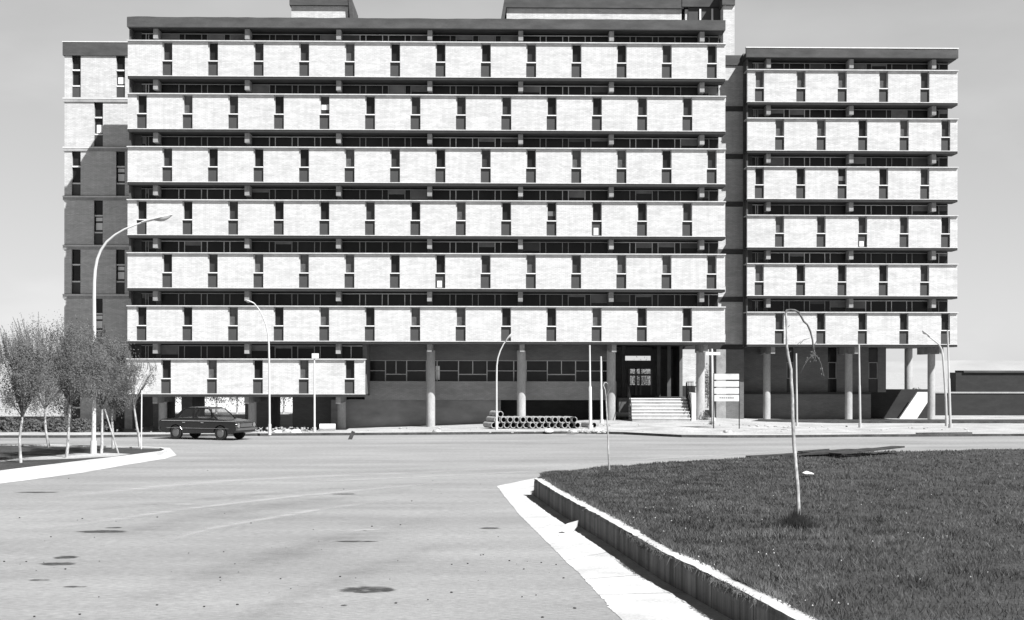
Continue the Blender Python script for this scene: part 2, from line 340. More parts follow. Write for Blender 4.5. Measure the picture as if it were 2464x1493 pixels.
def slot(parent, x, y, z, r, kind=None):
    g_ = link('slot_window', r.choice(me_glasses), parent, (x, y, z))
    link('frame', me_fr, g_); link('sill', me_sill, g_); link('lower_panel', me_low, g_)
    q = r.random() if kind is None else kind
    if q < .03: MB().box(-.2, .22, .24, .262, 1.2, 1.2+r.uniform(.2, .4)).build('blind', r.choice((BLIND, CURT)), g_)
    elif q < .06: MB().box(-.18, .1, .10, .12, .05, r.uniform(.3, .6)).build('blind', BLIND, g_, label='pale sheet behind the lower opening')
    return g_
def storey(parent, XL, XR, Y, zb, wins, r):
    """brick band with slot windows, its ledges"""
    xs = [XL]+[v for x in wins for v in (x-OW/2, x+OW/2)]+[XR]
    b = MB()
    for a, c in zip(xs[0::2], xs[1::2]):
        if c-a > .02: b.box(a, c, Y, Y+.31, zb+.045, zb+ZT-.047)
    b.build('brick_panel', BRICK, parent)
    MB().box(XL-.03, XR+.03, Y-.14, Y+1.15, zb+ZT-.04, zb+ZT+.015).build('ledge', CONCL, parent)
    MB().box(XL-.02, XR+.02, Y-.03, Y+.31, zb, zb+.043).build('ledge', CONCL, parent)
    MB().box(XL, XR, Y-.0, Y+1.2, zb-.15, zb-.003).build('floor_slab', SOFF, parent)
    for x in wins: slot(parent, x, Y, zb+.045, r)
def ribbon_band(parent, XL, XR, Y, z0, z1, beams, r, beamz=None):
    """recessed strip of glazing from z0 to z1, beam ends under the slab above"""
    yw = Y+1.2
    xs = [XL+.55]+[b for b in beams if XL+.6 < b < XR-.3]+[XR-.25]
    for a, c in zip(xs, xs[1:]):
        if c-a < .5: continue
        gl = MB().box(a+.0, c-.0, yw, yw+.05, z0, z1).build('ribbon_window', GLASSR, parent)
        f = MB(); full = (c-a) > 4.2
        fr = (.22, .285, .47, .535, .72, .785) if full else ((.35, .45, .8) if c-a > 2 else (.5,))
        lit = r.random() < .3
        if beams and abs(c-beams[0]) < .01: fr = (.25, .4, .9)
        for u in fr: x = a+(c-a)*u; f.box(x-.025, x+.025, yw-.05, yw-.003, z0, z1-.12)
        f.box(a, c, yw-.055, yw-.052+.03, z1-.12, z1-.07)
        f.build('frame', FRAME if lit else FRAMED, gl)
        ed = [0]+list(fr)+[1]
        for u0, u1 in zip(ed, ed[1:]):
            if r.random() < .3 and u1-u0 > .1:
                MB().box(a+(c-a)*u0+.04, a+(c-a)*u1-.04, yw-.03, yw-.004, z1-.12-r.uniform(.12, .55), z1-.122).build('blind', r.choice((PANEL, CURT, CURT)), gl)
    for b in beams:
        if XL < b < XR:
            MB().box(b-.14, b+.14, Y+.26, yw-.06, z1-.58, z1+.0).build('beam_end', CONCB, parent)
            MB().box(b-.16, b+.16, yw-.055, yw-.002, z0, z1).build('pier', CONCM, parent)
    MB().box(XL+.12, XL+.55, yw-.04, yw+.3, z0, z1).build('pier', CONCM, parent)
    MB().box(XL+.004, XL+.11, Y+.32, yw-.002, z0, z1).build('sun_stop_fin', CONCM, parent)  # added fin, stops sunlight slipping through the end of the recessed strip

rm = random.Random(3)
XL = XA(307, 0, 500); XR = XA(1745, 0, 500)
main = thing('office_building', 'tall pale brick office block with rows of slot windows, raised on round columns', 'building', (0, 0, 0))
o1 = XA(402.5, 0, 150); o13 = XA(1713, 0, 150); odd = [o1+(o13-o1)*i/12 for i in range(13)]
e1 = XA(341, 0, 280); e13 = XA(1654, 0, 280); even = [e1+(e13-e1)*i/12 for i in range(13)]
b1 = XA(374, .3, 500); b7 = XA(1689, .3, 500); beams = [b1+(b7-b1)*i/6 for i in range(7)]
for k in range(6):
    storey(main, XL, XR, 0, ZB[k], odd if k % 2 else even, rm)
for k in range(5):
    ribbon_band(main, XL, XR, 0, ZB[k]+ZT+.016, ZB[k+1]-.152, beams, rm)
ribbon_band(main, XL, XR, 0, ZB[5]+ZT+.016, 23.86, beams, rm)
c = MB(); cornice(c, XL-.05, XR+.0, -.03, 23.9, 24.5, 1); c.build('cornice', CONCM, main)
MB().box(XL-.04, XR-.01, .28, 1.25, 23.87, 24.25).build('floor_slab', SOFF, main)
# bodies: shallow at both ends, deep in the middle
SH = 3.1; XD0 = XL+6; XD1 = XR-3.4; YB = 13.0
bd = MB()
bd.box(XL+.14, XR-.2, 1.26, SH, ZB[0]-.0, 23.86); bd.box(XD0, XD1, SH, YB, ZB[0]-.0, 23.86)
bd.box(XL-.04, XR-.01, 1.26, SH, 23.87, 24.42); bd.box(XD0, XD1, SH, YB, 23.87, 24.42)
bd.box(XL, XR, 1.21, SH, ZB[0]-.11, ZB[0]-.004)
bd.build('wall', BRICKD, main)
# left low storey (row below the first slab)
XLow = XA(878, 0, 900)
l1 = XA(399, 0, 900); l5 = XA(841, 0, 900); low = [l1+(l5-l1)*i/4 for i in range(5)]
zl = ZB[0]-3.175
storey(main, XL, XLow, 0, zl, low, rm)
ribbon_band(main, XL, XLow+.0, 0, zl+ZT+.016, ZB[0]-.152, beams[:3], rm)
MB().box(XL+.14, XLow, 1.26, 5.0, zl-.0, ZB[0]-.12).build('wall', BRICKD, main)
for b in beams[:3]:
    MB().box(b-.14, b+.14, .26, 5, zl-.55, zl-.112).build('beam_end', CONCB, main)
    MB().tube([(b, 2.3, fz(b)-.2), (b, 2.3, zl-.5)], .26, 20).build('column', CONCG, main)
# piers and core walls in the open ground storey
for a, c_ in ((372,392),(440,466),(592,655),(706,812)):
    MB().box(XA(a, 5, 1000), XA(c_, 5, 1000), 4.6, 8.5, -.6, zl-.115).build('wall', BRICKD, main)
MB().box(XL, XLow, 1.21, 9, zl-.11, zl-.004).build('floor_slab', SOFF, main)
# middle: glazed gallery behind columns
YW = 3.7
xa = XA(812, YW, 900); xb = XA(1482, YW, 900)
def zat(py, Y): return P(1200, py, Y=Y).z
zw0, zw1 = zat(918, YW), zat(868, YW)
z3 = zat(963, YW-.35)
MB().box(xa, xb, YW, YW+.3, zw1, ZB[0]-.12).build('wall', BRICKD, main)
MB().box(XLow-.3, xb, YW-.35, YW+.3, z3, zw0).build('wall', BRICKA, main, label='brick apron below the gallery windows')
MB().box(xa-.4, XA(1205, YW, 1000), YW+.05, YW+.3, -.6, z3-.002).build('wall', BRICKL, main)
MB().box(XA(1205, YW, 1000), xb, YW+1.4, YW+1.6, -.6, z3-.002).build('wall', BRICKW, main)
MB().box(xa, xb, YW+.31, YB, z3, z3+.2).build('floor_slab', SOFF, main)
MB().box(xa, xb, YW+.32, YW+5, zw0, zw0+.01).build('floor_slab', SOFF, main)
cols = [XA(1037, 2.3), XA(1255, 2.3), XA(1471, 2.3), XA(1686, 2.3)]
edges = [XA(880, YW)]+cols[:3]
for i in range(3):
    a, c_ = edges[i], edges[i+1]
    gl = MB().box(a, c_, YW+.12, YW+.17, zw0, zw1).build('gallery_window', GLASS, main)
    f = MB(); L_ = c_-a; yy = YW+.06; zmid = zw0+(zw1-zw0)*.5; zlo = zw0+(zw1-zw0)*.33
    px4 = [(.16,.05),(.34,0),(.53,.05),(.84,.05)] if i else [(.28,.04),(.62,.05),(.86,.05)]
    xs = [.06, .30, .62, .92]
    for u in xs: f.box(a+L_*u-.03, a+L_*u+.03, yy, yy+.05, zw0, zw1)
    f.box(a+L_*.46-.025, a+L_*.46+.025, yy, yy+.05, zlo, zw1)
    f.box(a+L_*.30+.03, a+L_*.62-.03, yy, yy+.05, zlo-.03, zlo+.03)
    f.box(a, a+L_*.30-.03, yy, yy+.05, zmid-.02, zmid+.02); f.box(a+L_*.62+.03, c_, yy, yy+.05, zmid-.02, zmid+.02)
    f.box(a, c_, yy-.02, yy+.06, zw1-.03, zw1-.0+.02)
    f.build('frame', FRAME, gl)
    if i == 1: MB().box(a+.25, a+.5, YW+.08, YW+.11, zw0+.1, zw1-.35).build('blind', BLIND, gl)
for x in cols:
    MB().tube([(x, 2.3, fz(x)-.2), (x, 2.3, ZB[0]-.5)], .27, 24).build('column', COLC, main)
    MB().box(x-.14, x+.14, .26, YW, ZB[0]-.6, ZB[0]-.115).build('beam_end', CONCB, main)
# entrance hall: side walls, back wall with see-through glazing
xh0 = xb; xh1 = XA(1625, 9, 950)
MB().box(xh0-.3, xh0, YW+.3, YB, -.2, ZB[0]-.12).build('wall', BRICKD, main)
def zz(py, Y): return P(1560, py, Y=Y).z
YE = 10.0
def wbox(px0, px1, py0, py1, Y, m, nm, d=.15, par=main):
    return MB().box(XA(px0, Y, 900), XA(px1, Y, 900), Y, Y+d, zz(py1, Y), zz(py0, Y)).build(nm, m, par)
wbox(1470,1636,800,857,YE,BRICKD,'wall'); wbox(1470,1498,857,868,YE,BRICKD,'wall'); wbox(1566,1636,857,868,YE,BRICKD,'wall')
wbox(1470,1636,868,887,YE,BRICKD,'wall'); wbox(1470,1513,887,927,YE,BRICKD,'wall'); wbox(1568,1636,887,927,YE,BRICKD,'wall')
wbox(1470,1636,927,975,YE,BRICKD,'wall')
dr = wbox(1513,1568,887,888.5,YE-.1,FRAMED,'glazed_door', .08)
f = MB()
for p in (1514, 1530, 1541, 1567): x = XA(p, YE, 900); f.box(x-.06, x+.06, YE-.1, YE-.02, zz(952, YE), zz(887, YE))
f.box(XA(1514, YE, 900), XA(1567, YE, 900), YE-.12, YE-.03, zz(905, YE), zz(900, YE)); f.build('frame', FRAMED, dr)
MB().box(XA(1514, YE, 900), XA(1567, YE, 900), YE+.02, YE+.03, zz(926.5, YE), zz(887.5, YE)).build('pane', CARG, dr)
MB().box(XA(1624, YE, 900)-.1, XA(1624, YE, 900)+.1, 7.0, YE-.01, -.2, ZB[0]-.12).build('wall', BRICKD, main)  # added wall that keeps the sun off the back of the hall
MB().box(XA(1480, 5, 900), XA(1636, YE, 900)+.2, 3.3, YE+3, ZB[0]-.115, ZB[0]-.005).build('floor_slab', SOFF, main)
for i, p in enumerate((1500, 1585, 1610)):
    x = XA(p, 6.5, 900); MB().box(x-.12, x+.12, 6.5, 6.7, 1.6, ZB[0]-.12).build('pillar', CONCM, main)
# landing and stairs
sx0, sx1 = XA(1518, 1, 990), XA(1656, 1, 990)
zs = .3; rise = .193; tread = .29
stp = thing('entrance_steps', 'broad flight of pale entrance steps rising between the round columns', 'steps', (0, 0, 0)) if False else None
stairs = MB()
for i in range(7): stairs.box(sx0, sx1, .1+tread*i+.0, 2.4, zs+rise*i-(.3 if i == 0 else -.001), zs+rise*(i+1)-.04)
so_ = stairs.build('stairs', CONCG, main)
for i in range(7):
    MB().box(sx0-.02, sx1+.02, .07+tread*i, .1+tread*(i+1)+.03, zs+rise*(i+1)-.04+.001, zs+rise*(i+1)+.006).build('step', CONC, so_)
zt = zs+rise*7
MB().box(sx0-.6, XA(1672, 2.4, 990), 2.42, YE-.2, zt-.9, zt).build('landing', CONCM, main)
MB().box(sx1+.15, XA(1671, 1.2, 990), .6, 2.4, 0, zt+.35).build('plinth', CONC, main)
for s_x in (sx0-.06, sx1+.07):
    r_ = MB(); r_.tube([(s_x, .2, zs+.1), (s_x, .2, zs+1.0), (s_x, 2.3, zt+.95), (s_x, 2.3, zt)], .03, 8)
    r_.tube([(s_x, .9, zs+.5), (s_x, .9, zs+1.45)], .02, 6); r_.tube([(s_x, 1.6, zs+1.0), (s_x, 1.6, zs+1.95)], .02, 6)
    r_.tube([(s_x, .2, zs+.55), (s_x, 2.3, zt+.5)], .02, 6); r_.build('railing', BLACK, main)
gr = MB()
for i in range(5): x = sx1+.15+i*.09; gr.tube([(x, 2.5, zt), (x, 2.5, zt+1.0)], .018, 6)
for z in (.35, .7, 1.0): gr.tube([(sx1+.1, 2.5, zt+z), (sx1+.55, 2.5, zt+z)], .018, 6)
gr.build('railing', BLACK, main)

# penthouses on the roof (they run out of the top of the picture)
YP = 12.4
def penth(x0, x1, wz, name):
    z0 = 24.43; z1 = P(1000, wz, Y=YP).z
    MB().box(x0, x1, YP, YP+6, z0, z1).build(name, BRICK, main)
    MB().box(x0-.1, x1+.1, YP-.25, YP+6.2, z1+.001, z1+.9).build('fascia', CONCM, main)
    return z0, z1
bd2 = MB().box(XD0, XD1+6.5, YB, YB+6, 20, 24.41).build('wall', BRICKD, main)
x0, x1 = XA(701, YP, 20), XA(838, YP, 20); z0, z1 = penth(x0, x1, 16.5, 'penthouse_wall')
def fin(xt, xbm, z0, z1, m):
    MB().hexa([(xbm-.17, YP-.3, z0), (xbm+.17, YP-.3, z0), (xbm+.17, YP+4, z0), (xbm-.17, YP+4, z0)], [(xt-.1, YP-.3, z1+.6), (xt+.1, YP-.3, z1+.6), (xt+.1, YP+4, z1+.6), (xt-.1, YP+4, z1+.6)]).build('roof_fin', m, main)
fin(x1+.12, x1+.52, z0, z1, CONCM)
x0, x1 = XA(1219, YP, 20), XA(1640, YP, 20); z0, z1 = penth(x0, x1, 19, 'penthouse_wall')
fin(x0-.05, x0-.75, z0, z1, CONCM)
x2 = XA(1745, YP, 20)
MB().box(x1+.25, XA(1656, YP, 20), YP, YP+5, z0, z1).build('penthouse_wall', BRICK, main)
pw = MB().box(XA(1656, YP, 20), x2, YP-.1, YP+4, z0, z1+.1).build('penthouse_window', PANEL, main)
f = MB()
for p in (1684, 1713): x = XA(p, YP, 20); f.box(x-.06, x+.06, YP-.2, YP-.105, z0, z1)
f.build('frame', CONC, pw)
MB().box(XA(1640, YP, 20), x2+.2, YP-.3, YP+6.1, z1+.11, z1+1.2).build('fascia', CONCM, main)
# rear stair tower, lit, showing between the blocks
YT = 12.0
xt0, xt1 = XA(1735, YT, 60), XA(1762, YT, 60)
MB().box(xt0, xt1, YT-.9, YT+5, 0, P(1750, 22, Y=YT).z).build('stair_tower', BRICK, main)
MB().box(xt0-.1, xt1+.0, YT-1.1, YT+5.1, P(1750, 22, Y=YT).z+.001, P(1750, 22, Y=YT).z+1.3).build('fascia', CONCM, main)

# ================================================================== RIGHT WING
YR = 7.2
rw = thing('office_building', 'six row brick wing set back on the right side, open columns below it', 'building', (0, 0, 0))
RL = XA(1798, YR, 500); RR = XA(2304, YR, 500)
a, c_ = XA(1827.5, YR, 200), XA(2225.5, YR, 200); rodd = [a+(c_-a)*i/4 for i in range(5)]
a, c_ = XA(1876, YR, 320), XA(2275.5, YR, 320); rev = [a+(c_-a)*i/4 for i in range(5)]
rb1 = XA(1849, YR+.3, 500); rb3 = XA(2247, YR+.3, 500); rbeams = [rb1, (rb1+rb3)/2, rb3]
for k in range(6): storey(rw, RL, RR, YR, ZB[k], rodd if k % 2 else rev, rm)
for k in range(5): ribbon_band(rw, RL, RR, YR, ZB[k]+ZT+.016, ZB[k+1]-.152, rbeams, rm)
ribbon_band(rw, RL, RR, YR, ZB[5]+ZT+.016, 23.86, rbeams, rm)
c = MB(); cornice(c, RL-.08, RR+.03, YR-.04, 23.9, 24.46, 5); c.build('cornice', CONCM, rw)
MB().box(RL-.1, RR+.05, YR-.07, YR+.32, 24.5, 24.56).build('coping', CONC, rw)
MB().box(RL-.05, RR, YR+.28, YR+1.25, 23.87, 24.25).build('floor_slab', SOFF, rw)
bd = MB(); bd.box(RL, RR-.25, YR+1.26, YR+10, ZB[0], 23.86); bd.box(RL-.05, RR, YR+1.26, YR+10, 23.87, 24.42); bd.box(RL, RR, YR+1.21, YR+10, ZB[0]-.11, ZB[0]-.004)
bd.build('wall', BRICKD, rw)
# connector with floor bands
YC = 8.8; cl, cr = XA(1600, YC, 500), RL-.0
cz = [-.2]+[ZB[k] for k in range(6)]+[24.0]
b = MB()
for k in range(1, 7):
    b.box(XD1+.1, cr, YC, YC+8, cz[k]+.02, cz[k+1]-.32)
b.build('connector_wall', BRICK, rw)
for k in range(0, 6): MB().box(XD1+.1, cr, YC-.06, YC+.4, ZB[k]-.3, ZB[k]+.018).build('floor_band', SOFF if k == 0 else CONCM, rw)
MB().box(XD1+.1, cr+.3, YC-.12, YC+8, 23.7, 24.35).build('cornice', CONCM, rw)
MB().box(XA(1635, YC, 900), XA(1673, YC, 900), YC, YC+.3, P(1650, 929, Y=YC).z, P(1650, 852, Y=YC).z).build('connector_wall', BRICK, rw)  # pale wall piece cut to the outline of a sunlit patch
MB().box(XA(1635, YC, 900), XA(1673, YC, 900), YC+.02, YC+.3, .2, P(1650, 929, Y=YC).z-.002).build('plinth_wall', BRICKW, rw)
MB().box(XA(1744, YC, 900), XA(1790, YC, 900), YC+.01, YC+.3, -.2, ZB[0]-.31).build('connector_wall', BRICKD, rw)
MB().box(XA(1722, YC, 900), XA(1745, YC, 900), YC-.3, YC+.3, -.2, ZB[0]-.31).build('pier', CONCB, rw)
# ground storey
YG = YR+4.3
def gx(p): return XA(p, YG, 900)
def gz(p): return P(2000, p, Y=YG).z
gw = [(1893, 1909), (1992, 2013), (2090, 2112)]
b = MB(); prev = 1745
for s, e in gw+[(2132, 2132)]:
    b.box(gx(prev), gx(s), YG, YG+.3, gz(944), ZB[0]-.12); prev = e
b.build('wall', BRICKD, rw)
for s, e in gw:
    g_ = MB().box(gx(s), gx(e), YG+.1, YG+.15, gz(944), ZB[0]-.12).build('window', GLASS, rw)
    f = MB(); x0, x1 = gx(s), gx(e); za, zb_ = gz(912), gz(872)
    f.box(x0, x0+.05, YG+.02, YG+.09, za, zb_); f.box(x1-.05, x1, YG+.02, YG+.09, za, zb_); f.box(x0+.05, x1-.05, YG+.02, YG+.09, zb_-.05, zb_); f.box(x0+.05, x1-.05, YG+.02, YG+.09, za, za+.05)
    f.build('frame', FRAMED, g_)
MB().box(gx(1745), gx(2092), YG-.4, YG+.2, -.2, gz(949)).build('plinth_wall', BRICKD, rw)
MB().box(gx(1745), gx(2092), YG-.45, YG+.3, gz(949)+.001, gz(944)-.002).build('ledge', SOFF, rw)
for p in (1845, 2042, 2241):
    x = XA(p, YR+2.3, 950)
    MB().tube([(x, YR+2.3, -.2), (x, YR+2.3, ZB[0]-.5)], .25, 24).build('column', COLC, rw)
    MB().box(x-.14, x+.14, YR+.26, YR+5, ZB[0]-.6, ZB[0]-.115).build('beam_end', CONCB, rw)
YQ = YR+8.5
for p in (2186,):
    x = XA(p, YQ, 900); MB().tube([(x, YQ, -.2), (x, YQ, ZB[0]-.12)], .28, 20).build('column', COLC, rw)
MB().box(gx(2092), XA(2235, YG+2, 970), YG+2, YG+2.25, -.2, P(2100, 937, Y=YG+2).z).build('parapet', BRICKW, rw)
# sloping pale stair parapet under the right end
q = [P(x, y, Y=YG+1.2) for x, y in ((2163,1010),(2205,1010),(2235,964),(2235,944),(2208,944))]
mb = MB(); n = len(q); mb._a([(p.x, p.y, p.z) for p in q]+[(p.x, p.y+.3, p.z) for p in q], [tuple(range(n)), tuple(range(2*n-1, n-1, -1))]+[(i, n+i, n+(i+1) % n, (i+1) % n) for i in range(n)])
mb.build('stair_parapet', CONC, rw)

# ================================================================== LEFT WING
YLW = 6.7
lw = thing('office_building', 'narrow side wing on the left, mostly in the shadow of the tall block', 'building', (0, 0, 0))
LL = XA(155, YLW, 400); LR_ = XA(455, YLW, 400); LG = XA(318, YLW, 1000)
p1, p2, p3 = XA(183.5, YLW, 300), XA(290, YLW, 300), XA(237, YLW, 300)
WW = .57
cz = [-.6]+ZB+[23.95]
for k in range(7):
    LR = LR_ if k else LG
    z0, z1 = cz[k]+(.0 if k else 0), cz[k+1]-.3
    wins = [p1, p2] if k % 2 == 0 else [p3]
    if k == 6: wins = [p1, p2]
    xs = [LL]+[v for x in wins for v in (x-WW/2, x+WW/2)]+[LR]
    b = MB()
    for a, c_ in zip(xs[0::2], xs[1::2]): b.box(a, c_, YLW, YLW+.3, z0+.003, z1)
    b.build('brick_panel', BRICK, lw)
    if k: MB().box(LL-.08, LR, YLW-.07, YLW+.33, z0-.298, z0+.001).build('floor_band', CONCG, lw); MB().box(LL-.1, LR, YLW-.09, YLW+.2, z0-.1, z0-.03).build('floor_band', CONC, lw)
    for x in wins:
        g_ = MB().box(x-WW/2, x+WW/2, YLW+.24, YLW+.29, z0+.003, z1).build('slot_window', GLASS, lw)
        hh = z1-z0
        for u in (.28, .66): MB().box(x-WW/2+.01, x+WW/2-.04, YLW+.08, YLW+.235, z0+hh*u-.045, z0+hh*u+.045).build('sill', CONC, g_)
        MB().box(x-WW/2, x+WW/2, YLW+.12, YLW+.235, z0+.01, z0+hh*.28-.05).build('lower_panel', PANEL, g_)
        if k in (5,): MB().box(x-.16, x+.2, YLW+.2, YLW+.22, z0+hh*.32, z0+hh*.5).build('blind', BLIND, g_)  # white panel painted in for sky seen through the window
        if k in (6, 4, 2) and x == p2 or k in (3, 1):  # more white panels in place of sky showing through the glass
            MB().box(x-.2, x+.21, YLW+.2, YLW+.22, z0+hh*.34, z0+hh*.5).build('blind', BLIND, g_, label='white sheet for the sky seen through the window')
            if k != 6: MB().box(x-.2, x+.21, YLW+.2, YLW+.22, z0+hh*.54, z0+hh*.62).build('blind', BLIND, g_, label='white sheet for the sky seen through the window')
MB().box(LL-.1, LR, YLW-.1, YLW+.4, 23.95-.298, 24.5).build('cornice', CONCM, lw)
MB().box(LL-.13, LR, YLW-.13, YLW+.45, 24.502, 24.55).build('coping', CONC, lw)
MB().box(LL+.02, LR_, YLW+.31, YLW+7, ZB[0]-.3, 24.3).build('wall', BRICKD, lw); MB().box(LL+.02, LG, YLW+.31, YLW+7, -.6, ZB[0]-.302).build('wall', BRICKD, lw)

# ================================================================== RIGHT BACKGROUND
bw = thing('boundary_wall', 'long dark brick boundary wall at the right, beyond the open columns', 'wall')
yb = 20.0
MB().box(XA(2236, yb, 970), 90, yb, yb+.3, -.5, P(2300, 947, Y=yb).z).build('wall', BRICKW, bw)
MB().box(XA(2236, yb, 970), 90, yb-.06, yb+.36, P(2300, 947, Y=yb).z+.001, P(2300, 943.5, Y=yb).z).build('coping', CONCG, bw)
fb = thing('flat_building', 'low dark flat-roofed building far off at the right edge', 'building')
yf = 60
MB().box(XA(2300, yf, 900), XA(2700, yf, 900), yf, yf+2.5, -.7, P(2300, 897, Y=yf).z).build('wall', BRICKW, fb)
MB().box(XA(2318, yf, 900), XA(2705, yf, 900), yf-.2, yf+2.6, P(2300, 897, Y=yf).z+.001, P(2300, 892, Y=yf).z).build('roof', CONCM, fb)
# low planted edges in front of the right wing
lk = MB()
for (ya, h) in ((7.4, .16), (4.6, .14)):
    lk.box(17.8, 60, ya, ya+.25, -.1, h)
tag(lk.build('edging_kerb', KERB), 'two low dark edging kerbs before the right wing', 'kerb')
bedm = MB(); bedm.sheet([(16.8, 4.9, .145), (60, 4.9, .13), (60, 7.3, .13), (17.8, 7.3, .145)]); struct(bedm.build('planting_bed', SOIL))

# ================================================================== STREET LAMPS AND POLES
def arc(p0, p1, p2, n=14):
    return [p0*(1-t)**2+p1*2*t*(1-t)+p2*t*t for t in [i/n for i in range(n+1)]]
def ground_pt(px, py, z=0): return P(px, py, Z=z)
def street_lamp(base, px_line, r0, r1, label, m, head=None, group='street lamps'):
    """px_line: photo points of the shaft and arm, in the plane of the lamp (Y of the base)"""
    t = thing('street_lamp', label, 'street lamp', (0, 0, 0), group=group)
    Y = base.y; pts = [base]+[P(x, y, Y=Y) for x, y in px_line]
    n = len(pts); MB().tube(pts, [r0+(r1-r0)*i/(n-1) for i in range(n)], 12).build('pole', m, t)
    MB().tube([base+Vector((0,0,-.05)), base+Vector((0,0,.5))], r0*1.45, 12).build('base', m, t)
    if head:
        a, b = [P(x, y, Y=Y) for x, y in head[:2]]; wd = head[2]; d = (b-a)
        nrm = Vector((-d.z, 0, d.x)).normalized()
        if nrm.z < 0: nrm = -nrm
        # tapered housing and bowl below it
        segs = 12; h = MB(); vs = []
        for i in range(segs+1):
            u = i/segs; c0 = a+d*u; w_ = wd*math.sqrt(max(0.02, math.sin(PI*min(1, .12+u*.86))))
            for k in range(8):
                an = PI*k/7; vs.append(c0+Vector((0, math.cos(an)*w_*.5, 0))+nrm*(math.sin(an)*w_*.28))
        h._a(vs, [(i*8+k, i*8+k+1, i*8+8+k+1, i*8+8+k) for i in range(segs) for k in range(7)]+[(i*8+7, i*8, i*8+8, i*8+15) for i in range(segs)], True); h._a(vs[:8], [tuple(range(8))]); h._a(vs[-8:], [tuple(range(7,-1,-1))])
        h.build('lamp_housing', m, t)
        g_ = MB(); vs = []
        for i in range(segs+1):
            u = .38+.6*i/segs; c0 = a+d*u; s = math.sin(PI*(.05+.9*i/segs)); w_ = wd*.85*s
            for k in range(8):
                an = PI+PI*k/7; vs.append(c0+Vector((0, math.cos(an)*w_*.5, 0))+nrm*(math.sin(an)*w_*.5))
        g_._a(vs, [(i*8+k, i*8+k+1, i*8+8+k+1, i*8+8+k) for i in range(segs) for k in range(7)], True); g_.build('lamp_bowl', LAMPG, t)
    return t
b0 = ground_pt(225, 1092, .12)
curve1 = [(226, 1000), (226.5, 900), (227, 800), (226.5, 720), (227, 680), (229, 650), (234, 624), (243, 602), (257, 582), (276, 566), (300, 552), (325, 542), (347, 534)]
street_lamp(b0, curve1, .088, .030, 'tallest street lamp, white curved arm, rising among the young trees at left', STEEL, ((342, 536.5), (415, 518), .34))
street_lamp(ground_pt(649, 1045, .13), [(648.5, 980), (648, 900), (647, 830), (645, 805), (640, 782), (632, 761), (622, 743), (612, 731), (603, 726)], .055, .024, 'slender street lamp just right of the parked car', STEEL, ((612, 731), (590, 722), .2))
street_lamp(ground_pt(1195, 1036, .1), [(1195, 980), (1195, 920), (1195.5, 880), (1198, 862), (1204, 844), (1212, 828), (1220, 818)], .055, .026, 'street lamp standing behind the stacked cement pipes', STEEL, ((1217, 822), (1231, 803), .22))
street_lamp(ground_pt(2278, 1026, .05), [(2276, 960), (2272, 900), (2269, 860), (2266, 842), (2260, 830), (2248, 820), (2232, 808)], .075, .04, 'grey street lamp near the right edge, arm pointing left', STEELG, ((2237, 811), (2219, 796), .24))
def pole(base, top, r0, r1, label, m=STEEL, extra=None):
    t = thing('pole', label, 'pole', (0, 0, 0), group='bare poles along the pavement')
    T = P(top[0], top[1], Y=base.y); MB().tube([base, base.lerp(T, .5), base.lerp(T, .52), T], [r0, r0*.95, r1*1.1, r1], 10).build('shaft', m, t)
    MB().tube([base, base+Vector((0,0,.25))], r0*1.6, 10).build('foot', m, t)
    if extra: extra(t, T)
    return t
def boxtop(t, T): MB().box(T.x-.12, T.x+.22, T.y-.1, T.y+.1, T.z-.02, T.z+.24).build('lamp_box', CONC, t)
def teetop(t, T): MB().box(T.x-.38, T.x+.5, T.y-.06, T.y+.06, T.z-.3, T.z-.12).build('crossbar', CONC, t); MB().tube([T, T+Vector((0,0,.08))], .06, 8).build('cap', STEEL, t)
pole(ground_pt(757, 1040, .12), (756.5, 862), .055, .04, 'thin pole with a small white box on top', extra=boxtop)
pole(ground_pt(1421, 1034, .12), (1419, 831), .09, .045, 'white pole at the right end of the pipe stack')
pole(ground_pt(1448, 1020, .2), (1446, 858), .075, .05, 'shorter white pole just right of the pipe stack')
pole(ground_pt(1716, 1015, .28), (1713, 843), .09, .07, 'white pole with a short crossbar, left of the notice board', extra=teetop)
pole(ground_pt(1918, 1027, .06), (1916, 851), .06, .045, 'pole behind the bent sapling', STEELG)
pole(ground_pt(2070, 1030, .06), (2067, 830), .07, .05, 'tall pole before the middle of the right wing', STEELG)
pole(ground_pt(2287, 1031, .05), (2280, 795), .08, .05, 'tall pole beside the grey lamp near the right edge', STEELG)

# ================================================================== NOTICE BOARD
nb = ground_pt(1748, 1034, .13); Yn = nb.y
nt_ = thing('notice_board', 'site notice board of four white planks on two black posts', 'sign', (0, 0, 0))
for p in (1717.5, 1779): x = XA(p, Yn, 960); MB().box(x-.025, x+.025, Yn, Yn+.05, .05, P(p, 898 if p < 1750 else 912, Y=Yn).z).build('post', BLACK, nt_)
for a, c_ in ((900, 914), (917.5, 931), (934.5, 948), (951, 966)):
    bo = MB().box(XA(1718.5, Yn, 930), XA(1778, Yn, 930), Yn-.035, Yn-.005, P(1748, c_, Y=Yn).z, P(1748, a, Y=Yn).z).build('board', BOARD, nt_)
    if a == 951:
        f = MB(); r = random.Random(2)
        for i in range(7):
            x = XA(1732+i*5.2, Yn, 958); z = P(1748, 958, Y=Yn).z; f.box(x-.03, x+.03+r.uniform(0, .03), Yn-.04, Yn-.036, z-.02, z+.025)
        f.build('lettering', BLACK, bo)

